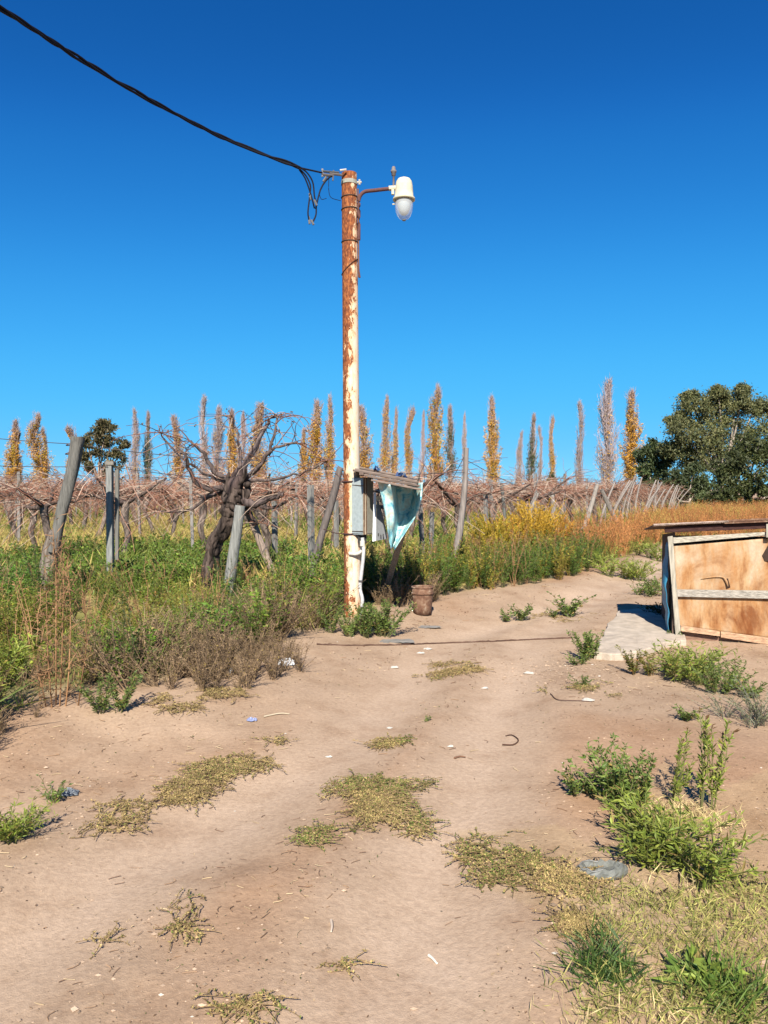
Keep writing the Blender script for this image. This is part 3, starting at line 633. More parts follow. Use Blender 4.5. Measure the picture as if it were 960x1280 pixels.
# ------------------------------------------------------------------ low shed
def shed():
    L = at(848, 801); L[2] = hz(L[0], L[1]); u = np.array([0.82, -0.22, 0.0]); u /= np.linalg.norm(u); n = np.array([u[1], -u[0], 0])     # n points to the camera
    bk = -n
    def F(px, py, off=0.0):
        d = ray(px, py); P0 = L + n * off; o = np.array([0, 0, CAMH]); t = np.dot(P0 - o, n) / np.dot(d, n); return o + d * t
    root = empty('shed', L, 'low makeshift shed with rust stained sheet front and pale battens', 'shed')
    XR = 1090                                     # the front runs on past the picture's edge
    def ly(x, y0, y1): return y0 + (y1 - y0) * (x - 850) / 110.0
    def part(name, pts, off, th, col, mat, bv=0.003):
        m = MB(); m.prism([F(a, b, off + th) for a, b in pts], -n * th, col); o = m.build(name, mat, root, False, L)
        if bv: bevel(o, bv)
        return o
    pale = (0.34, 0.31, 0.25)
    # panel: dented sheet
    nu, nv = 60, 40; G = np.zeros((nv, nu, 3)); rng = np.random.default_rng(2)
    for j in range(nv):
        for i in range(nu):
            x = 842 + (XR - 842) * i / (nu - 1); y0 = ly(x, 681, 673); y1 = ly(x, 783, 798); y = y1 + (y0 - y1) * j / (nv - 1)
            hump = 0.018 * math.exp(-((x - 897) / 18) ** 2 - ((y - 716) / 7) ** 2) + 0.012 * (fbm(np.array([x / 30.]), np.array([y / 30.]), 7, 3)[0] - .5)
            G[j, i] = F(x, y, -0.004 + hump)
    m = MB(); m.grid(G, (1, 1, 1)); o = fs_ = m.build('front_sheet', M_TIN, root, True, L); sm = o.modifiers.new('thick', 'SOLIDIFY'); sm.thickness = 0.004; sm.offset = 1
    # torn lip
    m = MB(); P = crv([F(876, 724, 0.004), F(888, 721.5, 0.014), F(902, 721, 0.02), F(907, 725, 0.02), F(910, 733, 0.006)], 14); m.tube(P, [0.002, .004, .006, .008, .009, .010, .010, .010, .011, .012, .013, .013, .010, .004], 6, (0.62, 0.42, 0.24)); m.build('torn_lip', M_TIN, fs_, True, L)
    m = MB(); m.prism([F(905, 724, 0.008), F(908, 736, 0.008), F(913, 734, 0.008), F(910, 723, 0.008)], bk * 0.004, (0.03, 0.015, 0.01)); m.build('tear', M_DARK, fs_, False, L)
    m = MB(); rg = np.random.default_rng(3); m.prism([F(953, 694, .012), F(956, 701, .012), F(968, 704, .012), F(972, 684, .012), F(960, 682, .012)], bk * 0.006, (0.04, 0.025, 0.018)); m.build('rot_hole', M_DARK, fs_, False, L)
    part('corner_post', [(845, 801), (852, 801), (846, 735), (841, 670), (834.5, 671), (840, 737)], 0.002, 0.035, pale, M_WOOD)
    part('rail', [(841.5, 679.5), (XR, ly(XR, 676.5, 668)), (XR, ly(XR, 671.5, 665)), (841.5, 672)], 0.012, 0.032, pale, M_WOODX)
    part('rail', [(847, 746), (XR, ly(XR, 745, 748)), (XR, ly(XR, 737, 738.5)), (846, 737)], 0.012, 0.028, (0.29, 0.265, 0.225), M_WOODX)
    part('rail', [(851, 789), (900, 795.5), (900, 789.5), (851, 782)], 0.014, 0.03, (0.42, 0.27, 0.17), M_WOODX)
    part('rail', [(901, 797), (XR, ly(XR, 791, 807)), (XR, ly(XR, 782, 797)), (901, 789.5)], 0.016, 0.026, (0.40, 0.25, 0.155), M_WOODX)
    part('sill', [(852, 798), (XR, ly(XR, 800, 832)), (XR, ly(XR, 788, 806)), (852, 789)], -0.05, 0.03, (0.20, 0.12, 0.085), M_WOODX)
    # roof, fascia
    def R(px, py, off): return F(px, py, off)
    fl = F(817, 656, 0.10); fr = F(XR, ly(XR, 653, 648.5), 0.10); dn = np.array([0, 0, -0.11])
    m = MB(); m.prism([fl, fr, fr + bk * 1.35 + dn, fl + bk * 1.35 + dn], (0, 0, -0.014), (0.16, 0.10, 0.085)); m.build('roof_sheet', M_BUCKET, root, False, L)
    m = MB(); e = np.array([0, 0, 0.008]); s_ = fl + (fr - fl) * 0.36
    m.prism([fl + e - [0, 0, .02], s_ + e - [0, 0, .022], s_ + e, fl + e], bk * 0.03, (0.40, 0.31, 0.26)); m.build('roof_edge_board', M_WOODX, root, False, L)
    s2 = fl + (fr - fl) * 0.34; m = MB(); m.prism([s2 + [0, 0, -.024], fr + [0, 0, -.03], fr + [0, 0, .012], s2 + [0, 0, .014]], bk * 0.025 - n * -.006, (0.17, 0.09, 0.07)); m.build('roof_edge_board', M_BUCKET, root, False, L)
    part('fascia', [(831, 666), (XR, ly(XR, 664, 660)), (XR, ly(XR, 657, 652.5)), (831, 659)], 0.03, 0.02, (0.05, 0.025, 0.022), M_WOODX)  # brown darkened so the roof overhang's shade sits in the fascia colour
    part('rafter_end', [(958, 672), (964, 672), (964, 655), (958, 655)], 0.052, 0.03, pale, M_WOOD)
    # walls behind
    cr = F(XR, 800, -0.02); cr[2] = L[2]; cl = F(840, 800, -0.02); cl[2] = L[2]; H = 1.12
    def wall(name, P, Q, h0, h1, col):
        m = MB(); d = Q - P; nn = np.array([d[1], -d[0], 0]); nn /= np.linalg.norm(nn)
        m.prism([P, Q, Q + [0, 0, h1], P + [0, 0, h0]], -nn * 0.02, col); m.build(name, M_WOOD, root, False, L)
    wall('side_wall', cl + bk * 1.2, cl, 1.05, 1.14, (0.11, 0.075, 0.06)); wall('side_wall', cr, cr + bk * 1.2, 1.1, 1.05, (0.11, 0.075, 0.06)); wall('back_wall', cr + bk * 1.22, cl + bk * 1.22, 1.04, 1.04, (0.11, 0.075, 0.06))
    # blue sheet tied to the side
    nu, nv = 8, 26; G = np.zeros((nv, nu, 3))
    for j in range(nv):
        t = j / (nv - 1); z = 1.02 - 0.98 * t
        for i in range(nu):
            s = i / (nu - 1); bul = 0.03 + 0.055 * math.sin(math.pi * min(1, t * 1.15)) * math.sin(math.pi * (0.15 + 0.7 * s)) + 0.008 * math.sin(t * 15 + s * 7) + 0.006 * math.sin(t * 31)
            G[j, i] = cl - u * bul + bk * (0.05 + 0.34 * s * (0.5 + 0.5 * math.sin(0.5 + 2.2 * t))) + np.array([0, 0, z])
    m = MB(); m.grid(G, (0.045, 0.21, 0.34)); o = m.build('blue_sheet', M_PLASTIC, None, True, tuple(cl)); o.modifiers.new('thick', 'SOLIDIFY').thickness = 0.004
    tag(o, 'faded blue plastic sheet hanging down the shed side wall', 'plastic sheet')
    # concrete slab beside the shed
    pts = [(744, 815), (752, 798), (763, 776), (776, 762), (846, 757), (858, 800), (834, 802), (806, 812), (772, 818)]
    base = [at(a, b, 0.07) for a, b in pts]; c = np.mean(base, 0); c[2] = 0
    rng = np.random.default_rng(9); m = MB(); n_ = len(base); ring = []
    for i in range(n_):
        a, b = base[i], base[(i + 1) % n_]
        for k in range(6): p = a + (b - a) * k / 6 + np.append(rng.normal(0, 0.010, 2), 0); ring.append(p)
    ring = np.array(ring); ring[:, 2] += rng.normal(0, .002, len(ring)); m.prism(ring, (0, 0, -.2), (0.40, 0.335, 0.265))
    tag(bevel(m.build('concrete_slab', M_STONE, None, False, tuple(c)), .012, 2), 'broken pale concrete slab on the ground beside the shed', 'slab')
shed()

# ------------------------------------------------------------------ posts of the vineyard edge
def post(px_pts, Y, wpx, label, col=(0.20, 0.19, 0.17), group=None, square=False, name='vineyard_post', n=18, lump=0.13, dy=0.0):
    s = Y / FPX; P = [atY(a, b, Y + dy * i) for i, (a, b) in enumerate(px_pts)]
    g = hz(P[0][0], P[0][1]); P[0][2] = g - 0.15
    base = np.array([P[0][0], P[0][1], g]); m = MB()
    path = crv(P, 14) if len(P) > 2 else np.linspace(P[0], P[1], 10)
    w_ = np.atleast_1d(wpx); rad = np.interp(np.linspace(0, 1, len(path)), np.linspace(0, 1, len(w_)), w_) * s / 2
    m.tube(path, rad * (1.25 if square else 1), 4 if square else n, col, lump=0 if square else lump, seed=int(px_pts[0][0]) % 50)
    o = m.build(name, M_WOOD, None, not square, tuple(base)); return tag(o, label, 'post', group), base
def vineyard_edge():
    Y = 10.4
    root = empty('vineyard_post', at(60, 765), 'thick cracked leaning post spliced from two logs at the left of the weeds', 'post'); bs = at(60, 765); bs = (bs[0], bs[1], hz(bs[0], bs[1])); root.location = bs; PLOC[root.name] = bs
    m = MB(); P = crv([atY(a, b, Y) for a, b in ((52, 775), (58, 735), (64, 690), (70, 664))], 14); P[0][2] = bs[2] - .1; m.tube(P, np.interp(np.linspace(0, 1, 14), [0, .3, .7, 1], [22, 22, 20, 15]) * Y / FPX / 2, 24, (0.17, 0.14, 0.115), lump=0.16, seed=3); m.build('lower_log', M_BARK, root, True, bs)
    m = MB(); P = crv([atY(a, b, Y - 0.1) for a, b in ((67, 690), (76, 645), (88, 600), (95, 562), (97, 546))], 14); m.tube(P, np.linspace(13, 16.5, 14) * Y / FPX / 2, 24, (0.125, 0.12, 0.108), lump=0.14, seed=8); m.build('upper_log', M_WOOD, root, True, bs)
    for k, (a, b) in enumerate(((93, 555), (92, 566), (72, 672))):
        p = atY(a, b, Y - 0.05); m = MB(); th = np.linspace(0, 6.3, 18); m.tube(np.column_stack([p[0] + 0.105 * np.cos(th), p[1] + 0.10 * np.sin(th), p[2] + 0.02 * np.cos(th)]), 0.007, 5, (0.10, 0.06, 0.05), caps=False); m.build('binding_wire', M_METAL, root, True, bs)
    # square grey post with cap and backing board
    Y = 11.3; bs = atY(137, 752, Y); bs = np.array([bs[0], Y, hz(bs[0], Y)]); root = empty('square_post', bs, 'upright pale grey square post with block cap and board behind it', 'post')
    s = Y / FPX; tp = atY(135.5, 581, Y); m = MB(); m.prism([bs + [-3.8 * s, 0, -.1], bs + [3.8 * s, 0, -.1], tp + [3.6 * s, 0, 0], tp + [-3.6 * s, 0, 0]], (0, .1, 0), (0.20, 0.205, 0.195)); bevel(m.build('shaft', M_WOOD, root, False, bs), 0.006)
    m = MB(); m.box(tp + [.015, 0.05, 0.02], 0.125, 0.13, 0.06, (0.2, 0.185, 0.16)); bevel(m.build('cap', M_WOOD, root, False, bs), 0.01)
    b2 = bs + [7 * s, .08, 0]; m = MB(); t2 = tp + [7.6 * s, .08, -.05]; m.prism([b2 + [-2.2 * s, 0, .45], b2 + [2.2 * s, 0, .45], t2 + [2.6 * s, 0, 0], t2 + [-2.2 * s, 0, 0]], (0, .05, 0), (0.15, 0.145, 0.13)); bevel(m.build('backing_board', M_WOOD, root, False, bs), 0.005)
    post([(280, 770), (285, 735), (296, 660), (300, 632)], 10.6, [14, 13.5, 13, 12], 'round grey post leaning against the big dark vine trunk', (0.20, 0.20, 0.185))
    post([(362, 770), (340, 712), (318, 660), (303, 622)], 11.2, [8, 9, 9, 8], 'thin bleached rail slanting down from the big vine to the weeds', (0.26, 0.20, 0.16))
    post([(352, 800), (352, 742)], 9.25, 10, 'short sawn stump post poking out of brown weeds', (0.28, 0.21, 0.16))
    post([(385, 765), (388, 728), (399, 680), (413, 634), (424, 590), (426, 584)], 10.4, [9, 10, 9, 9, 8, 6], 'dark crooked pole leaning toward the rusty white pole', (0.13, 0.11, 0.10))
    post([(390, 735), (388, 606)], 13.0, 7, 'slim pale grey stake standing behind the crooked dark pole', (0.19, 0.185, 0.17), square=True)
    post([(344, 715), (343, 626)], 15.0, 6, 'slim pale stake standing behind the thin slanting rail', (0.19, 0.185, 0.17), square=True)
    post([(421, 700), (420, 625)], 16.0, 5, 'slim pale stake just behind the rusty white pole', (0.19, 0.185, 0.17), square=True)
    post([(548, 765), (562, 720), (574, 668), (581, 610), (583, 560)], 12.2, [10, 9, 8.5, 7, 5.5], 'bent bleached end post leaning over weeds behind the bucket', (0.22, 0.19, 0.17))
    post([(538, 735), (540, 640)], 14.0, 5, 'slim pale stake between the tarp and the bent bleached end post', (0.20, 0.19, 0.175), square=True)
    post([(608, 715), (607, 615)], 15.5, 5, 'slim pale stake just right of the bent bleached end post', (0.20, 0.19, 0.175), square=True)
    post([(634, 720), (648, 680), (660, 645), (672, 616)], 16.5, [8, 8, 7, 5], 'leaning end post rising behind the brightest yellow bush', (0.23, 0.205, 0.18))
    post([(636, 700), (627, 604)], 17.5, 4, 'thin dark stake beside the leaning post behind yellow bush', (0.12, 0.12, 0.11))
    post([(715, 705), (730, 660), (747, 605)], 21.0, [7, 6, 5], 'bleached end post leaning beside a crooked forked prop', (0.26, 0.23, 0.20))
    post([(700, 700), (693, 650), (690, 615)], 21.5, [7, 6, 5], 'crooked pale post bowed away from the leaning bleached end post', (0.24, 0.215, 0.19))
    post([(790, 690), (770, 650), (752, 612)], 23.0, [6, 6, 5], 'dark prop slanting against the bleached end post', (0.17, 0.15, 0.13))
    # the row of leaning end posts running off along the track
    proto = None; rng = np.random.default_rng(12)
    for i in range(34):
        a = 14.5 + i * 1.75; x = 1.2 + a * 0.425; y = 12.8 + a * 0.905
        x += rng.normal(0, 0.12); y += rng.normal(0, 0.15)
        if proto is None:
            m = MB(); m.tube(crv([(0, 0, -.15), (0.18, 0, 0.8), (0.45, -.05, 1.5), (0.78, -.1, 2.15)], 8), np.linspace(0.055, 0.036, 8), 7, (0.25, 0.215, 0.19), lump=0.15)
            proto = m.mesh('vineyard_end_post', M_WOOD, True)
        o = bpy.data.objects.new('vineyard_end_post', proto); COL.objects.link(o); o.location = (x, y, hz(x, y)); o.rotation_euler = (rng.normal(0, .10), rng.normal(-.05, .13), rng.normal(0, 0.5)); s = rng.uniform(0.78, 0.98); o.scale = (s, s, s)
        tag(o, 'leaning grey end post in the long row beside the orange dry grass', 'post', 'leaning end posts along the track')
vineyard_edge()

# ------------------------------------------------------------------ grape vines
CANE = ((0.20, 0.085, 0.055), (0.40, 0.30, 0.23), (0.28, 0.14, 0.09))
def vine_raw(seed, canes=55, cr=0.006, H=1.25, trunk_r=0.075, csegs=5):
    rng = np.random.default_rng(seed); tr = MB(); cn = MB()
    lean = rng.normal(0, 0.16, 2); k = rng.normal(0, 0.06, (5, 2))
    P = np.array([[lean[0] * t + k[i][0] * (i > 0), lean[1] * t + k[i][1] * (i > 0), -0.08 + (H + .08) * t] for i, t in enumerate(np.linspace(0, 1, 5))]); P = crv(P, 12)
    tr.tube(P, trunk_r * np.interp(np.linspace(0, 1, 12), [0, .3, .85, 1], [1.25, 0.85, 0.95, 1.25]), 8, np.array([0.135, 0.105, 0.088]) * rng.uniform(.7, 1.25), lump=0.28, seed=seed)
    head = P[-1]; ends = []
    for a in range(rng.integers(3, 6)):
        th = rng.uniform(0, 6.28); L = rng.uniform(0.5, 1.15); z1 = rng.uniform(0.1, 0.6)
        Q = crv([head, head + [math.cos(th) * L * .4, math.sin(th) * L * .4, z1 * .4 + rng.normal(0, .08)], head + [math.cos(th) * L + rng.normal(0, .1), math.sin(th) * L + rng.normal(0, .1), z1]], 7)
        tr.tube(Q, np.linspace(trunk_r * .7, trunk_r * .3, 7), 6, np.array([0.085, 0.062, 0.053]) * rng.uniform(.8, 1.2), lump=0.2, seed=seed + a); ends += [Q[3], Q[4], Q[5], Q[6], Q[6]]
    ends = np.array(ends); cc = np.array(CANE)
    for c in range(canes):
        b = ends[rng.integers(len(ends))]; th = rng.uniform(0, 6.28); L = rng.uniform(0.5, 1.5); el = rng.uniform(-0.65, 1.25)
        d = np.array([math.cos(th) * math.cos(el), math.sin(th) * math.cos(el), math.sin(el)]); t = np.linspace(0, 1, csegs)[:, None]
        Q = b + d * L * t + np.array([0, 0, -0.45 * L * rng.uniform(0.2, 1.3)]) * t ** 2 + np.cumsum(rng.normal(0, 0.035, (csegs, 3)), 0) * t
        zc = 1.8 + 0.85 * rng.uniform(0, 1) ** 2; Q[:, 2] = np.where(Q[:, 2] > zc, zc + (Q[:, 2] - zc) * .15, Q[:, 2])
        cn.tube(Q, np.linspace(cr, cr * .5, csegs), 3, cc[rng.integers(3)] * rng.uniform(0.7, 1.25), caps=False)
    return tr.raw(), cn.raw()
def mbraw(raw): m = MB(); m.merge(raw); return m
E_ = np.array([0.425, 0.905]); N_ = np.array([0.905, -0.425]); E0 = np.array([1.2, 12.8])
def vineyard():
    protos = []
    for i in range(8):
        a, b = vine_raw(100 + i, 115, 0.0064); protos.append((mbraw(a).mesh('trunk', M_BARK, True), mbraw(b).mesh('canes', M_CANE)))
    rng = np.random.default_rng(77); spots = []
    for i in range(-30, 60):
        for j in range(0, 45):
            p = E0 + E_ * (i * 2.45 + rng.normal(0, .2)) - N_ * (0.8 + j * 3.1 + rng.normal(0, .12))
            x, y = p
            if y < 12.0 or y > 112 or abs(x) > 0.56 * y + 2.5: continue
            if abs(x - (-2.3)) < 1.2 and y < 13: continue
            spots.append((y, x))
    spots.sort(); far = MB(); lows = [vine_raw(200 + i, 26, 0.014, csegs=4) for i in range(5)]
    for k, (y, x) in enumerate(spots):
        rz = rng.uniform(0, 6.28); s = rng.uniform(0.9, 1.08)
        if k < 280:
            r = empty('grape_vine', (x, y, hz(x, y)), 'gnarled leafless grapevine with tangled reddish canes in the vineyard rows', 'grapevine', 'grapevines in the rows'); r.rotation_euler = (0, 0, rz); r.scale = (s, s, s)
            a, b = protos[rng.integers(8)]
            for nm, me in (('trunk', a), ('canes', b)): o = bpy.data.objects.new(nm, me); COL.objects.link(o); o.parent = r
        else:
            c_, s_ = math.cos(rz) * s, math.sin(rz) * s; M = np.array([[c_, -s_, 0], [s_, c_, 0], [0, 0, s]]); a, b = lows[rng.integers(5)]
            far.merge(a, M, (x, y, 0)); far.merge(b, M, (x, y, 0))
    if far.n: tag(far.build('far_vines', M_CANE), 'distant mass of bare vines filling the far vineyard', 'grapevines', kind='stuff')
    # stakes
    m = MB(); m.box((0, 0, 0.90), 0.065, 0.065, 2.0, (0.20, 0.185, 0.17)); me = m.mesh('vineyard_stake', M_WOOD); n = 0
    for i in range(-14, 26, 2):
        for j in range(0, 22, 2):
            p = E0 + E_ * (i * 2.1 + 1.05) - N_ * (0.8 + j * 2.7 + .2); x, y = p
            if y < 14 or y > 60 or abs(x) > 0.56 * y + 1: continue
            o = bpy.data.objects.new('vineyard_stake', me); COL.objects.link(o); o.location = (x, y, hz(x, y)); o.rotation_euler = (rng.normal(0, .03), rng.normal(0, .04), rng.uniform(0, 1.5)); o.scale = (1, 1, rng.uniform(.9, 1.08)); tag(o, 'slim upright pale stake among the grapevine rows', 'stake', 'stakes among the vine rows')
    # wires
    def wire(a, b, r=0.004, sag=0.04, col=(0.07, 0.06, 0.06)):
        t = np.linspace(0, 1, 14)[:, None]; P = np.asarray(a) * (1 - t) + np.asarray(b) * t; P[:, 2] -= (4 * t * (1 - t) * sag)[:, 0]; m = MB(); m.tube(P, r, 4, col); return m
    W = []
    top = atY(93, 555, 10.35)
    W.append((atY(-140, 530, 11.0), top, 'wire running to the top of the thick spliced post')); W.append((atY(-140, 575, 11.5), atY(135, 583, 11.28), 'wire running to the cap of the square grey post'))
    W.append((top, atY(325, 576, 10.6), 'wire from the spliced post to the big dark vine')); W.append((atY(136, 583, 11.3), atY(388, 608, 13), 'wire from the square grey post to the slim grey stake'))
    W.append((atY(583, 575, 12.2), atY(672, 617, 16.5), 'wire between the bent bleached post and the yellow bush post')); W.append((atY(583, 590, 12.2), atY(425, 588, 10.4), 'wire behind the plank roof to the bent bleached post'))
    W.append((atY(583, 565, 12.2), atY(540, 642, 14.0), 'wire slanting from the bent bleached post to its neighbour stake'))
    for a, b, l in W:
        tag(wire(a, b, 0.005).build('trellis_wire', M_METAL, None, False, tuple(a)), 'thin dark trellis ' + l, 'wire')
    for j in range(3, 20, 2):
        a = E0 + E_ * (-8) - N_ * (0.8 + j * 2.7); b = E0 + E_ * 40 - N_ * (0.8 + j * 2.7)
        a3 = (a[0], max(a[1], 12), 1.93); tag(wire(a3, (b[0], b[1], 1.97), 0.004, 0.02).build('row_wire', M_METAL, None, False, a3), 'thin wire stretched along a row of grapevines', 'wire', 'wires along the vine rows')
vineyard()

def hero_vine():
    Y = 10.9; q = lambda px, py, dy=0: atY(px, py, Y + dy); bs = q(268, 770); bs = np.array([bs[0], Y, hz(bs[0], Y)])
    root = empty('grape_vine', bs, 'big old dark vine with thick twisted trunk and wild arching canes', 'grapevine'); s = Y / FPX
    m = MB(); rng = np.random.default_rng(5)
    for k, (dx, dyy, w) in enumerate(((0, 0, 18), (-6, -.05, 10), (6, .06, 9))):
        P = crv([q(267 + dx, 775, dyy), q(263 + dx, 725, dyy), q(268 + dx * .8, 685, dyy), q(284 + dx * .5, 650, dyy), q(290, 628, dyy), q(298, 604, dyy)], 70)
        P += np.cumsum(rng.normal(0, 0.004, P.shape), 0)
        m.tube(P, np.interp(np.linspace(0, 1, 70), [0, .3, .6, .85, 1], [w * .85, w * .8, w * .95, w * 1.3, w * 1.0]) * s / 2, 22, np.array([0.062, 0.046, 0.038]) * (1 + .3 * k), lump=0.34, seed=k * 7 + 2)
    m.tube(crv([q(288, 618), q(296, 600), q(300, 585)], 8), np.array([16, 19, 19, 18, 16, 13, 10, 6]) * s / 2 * 1.1, 12, (0.07, 0.05, 0.045), lump=0.2, seed=4)
    for k in range(7):
        p = q(rng.uniform(278, 318), rng.uniform(596, 650), rng.uniform(-.15, .12)); d = rng.normal(size=3) * [.06, .05, .16]; m.tube(crv([p - d, p + rng.normal(0, .02, 3), p + d], 6), np.array([.01, .03, .04, .036, .026, .008]) * rng.uniform(.6, 1.3), 11, np.array([.06, .045, .038]) * rng.uniform(.8, 1.5), lump=.3, seed=k)
    m.build('trunk', M_BARK, root, True, bs)
    arms = [([(296, 604), (268, 612), (246, 604), (236, 585), (231, 566)], 8, -.3), ([(300, 602), (276, 596), (262, 580), (252, 562), (238, 553)], 7, -.1), ([(300, 600), (308, 577), (320, 556), (330, 538), (337, 524)], 9, .3), ([(304, 600), (326, 580), (342, 560), (372, 553)], 6, -.4),
            ([(294, 622), (316, 630), (338, 622), (352, 618)], 12, -.2), ([(298, 598), (301, 570), (297, 545), (290, 520)], 5, .5), ([(300, 600), (318, 590), (334, 566), (342, 545), (346, 520)], 6, .2), ([(292, 608), (262, 622), (228, 640), (200, 640)], 5, .3), ([(298, 610), (312, 640), (322, 655)], 8, .1),
            ([(300, 602), (345, 598), (380, 590), (410, 575)], 4, -.3), ([(292, 606), (250, 590), (215, 560), (200, 542)], 4, .4)]
    ends = []
    for i, (pts, wd, dy) in enumerate(arms):
        n = len(pts); P = crv([q(a, b, dy * k / (n - 1)) for k, (a, b) in enumerate(pts)], 14); P[1:] += rng.normal(0, 0.012, (13, 3))
        m = MB(); m.tube(P, np.linspace(wd, wd * .45, 14) * s / 2, 8, np.array([0.10, 0.075, 0.068]) * rng.uniform(.8, 1.3), lump=0.18, seed=i); m.build('arm', M_BARK, root, True, bs)
        ends += [P[k] for k in (5, 8, 10, 12, 13, 13)]
    m = MB(); cc = np.array(CANE)
    for c in range(190):
        b = ends[rng.integers(len(ends))]; th = rng.uniform(0, 6.28); L = rng.uniform(0.25, 0.85); el = rng.uniform(-0.4, 0.8); d = np.array([math.cos(th) * math.cos(el), math.sin(th) * math.cos(el), math.sin(el)])
        t = np.linspace(0, 1, 8)[:, None]; P = b + d * L * t + np.array([0, 0, -0.5 * L * rng.uniform(0.1, 1.5)]) * t ** 2 + np.cumsum(rng.normal(0, 0.018, (8, 3)), 0) * t
        m.tube(P, np.linspace(0.0065, 0.003, 8), 4, cc[rng.integers(3)] * rng.uniform(.5, 1.0), caps=False)
        if rng.uniform() < 0.5: k = rng.integers(3, 7); m.cards(P[k][None] + rng.normal(0, .01, (3, 3)), rng.normal(size=(3, 3)), 0.035, 0.025, (0.10, 0.07, 0.05), rng)
    for pts in ([(345, 530), (352, 523), (365, 519), (378, 521), (386, 530), (384, 536)], [(157, 580), (165, 605), (178, 630), (196, 640), (215, 638), (250, 625)], [(183, 612), (196, 628), (212, 640)], [(232, 568), (215, 552), (204, 540), (201, 530)], [(336, 570), (352, 548), (362, 535), (368, 527)], [(240, 555), (228, 540), (214, 530), (205, 536)]):
        m.tube(crv([q(a, b, -.2) for a, b in pts], 16), np.linspace(0.010, 0.004, 16), 5, (0.26, 0.16, 0.12) if pts[0][0] < 190 else (0.10, 0.06, 0.055), caps=False)
    m.build('canes', M_CANE, root, False, bs)
hero_vine()

# ------------------------------------------------------------------ poplars
def poplar_raw(seed, H=14.0, wid=0.95, leaf=0.6, lc=((0.52, 0.26, 0.035), (0.64, 0.38, 0.07)), tw=(0.36, 0.26, 0.23), gap=0.0, toptw=0.55):
    rng = np.random.default_rng(seed); tr = MB(); cr = MB(); lc = np.array(lc)
    P = crv([(0, 0, -.2), (rng.normal(0, .1), 0, H * .35), (rng.normal(0, .2), 0, H * .7), (rng.normal(0, .3), 0, H)], 12)
    tr.tube(P, np.linspace(0.15, 0.015, 12), 6, (0.20, 0.16, 0.13))
    nb = 210
    for b in range(nb):
        t = 0.05 + 0.9 * rng.uniform(0, 1) ** 1.15; i = int(t * 11); base = P[i] + (P[min(i + 1, 11)] - P[i]) * (t * 11 - i); th = rng.uniform(0, 6.28)
        w_ = wid * 1.15 * (1.0 - t) ** .95 * (.45 + .8 * float(sstep(0, .3, t))) * rng.uniform(0.35, 1.25) * (1 + .5 * (vnoise(np.array([t * 7.0]), np.array([th * .6]), seed + 3)[0] - .5)); L = min(H * (1.02 - t) * rng.uniform(.35, 1.0), rng.uniform(1.4, 3.8)); u = np.linspace(0, 1, 4)[:, None]
        dv = np.array([math.cos(th) * w_, math.sin(th) * w_, 0]); Q = base + dv * (1 - (1 - u) ** 2) + np.array([0, 0, L]) * u
        tr.tube(Q, np.linspace(0.02, 0.009, 4), 3, np.array(tw) * rng.uniform(.7, 1.15), caps=False)
        if gap and vnoise(np.array([t * 9.0 + seed]), np.array([th * .5]), seed)[0] < gap: continue
        n = 24; uu = rng.uniform(0.1, 1.05, (n, 1)); pos = base + dv * (1 - (1 - uu) ** 2) + np.array([0, 0, L]) * uu + rng.normal(0, 0.10, (n, 3)) * (1.15 - t)
        hh = pos[:, 2] / H; isl = rng.uniform(0, 1, n) < leaf * (1 - sstep(toptw, 1.0, hh) * 0.9)
        D = rng.normal(size=(n, 3)) * 0.22; D[:, 2] += 1.0
        cr.cards(pos[~isl], D[~isl], rng.uniform(0.35, 0.95, (~isl).sum()), 0.026, np.array(tw) * rng.uniform(.7, 1.25, ((~isl).sum(), 1)), rng)
        m_ = isl.sum(); q = rng.uniform(0, 1, (m_, 1)); k = 4; bt = rng.uniform(.7, 1.25) * (np.array([.75, 1.0, .8]) if rng.uniform() < .22 else np.ones(3))
        for _ in range(k): cr.cards(pos[isl] + rng.normal(0, .10, (m_, 3)) * (1.1 - t), rng.normal(size=(m_, 3)), rng.uniform(0.09, 0.19, m_), 0.10, (lc[0] * (1 - q) + lc[1] * q) * rng.uniform(.7, 1.2, (m_, 1)) * bt, rng)
    return tr, cr
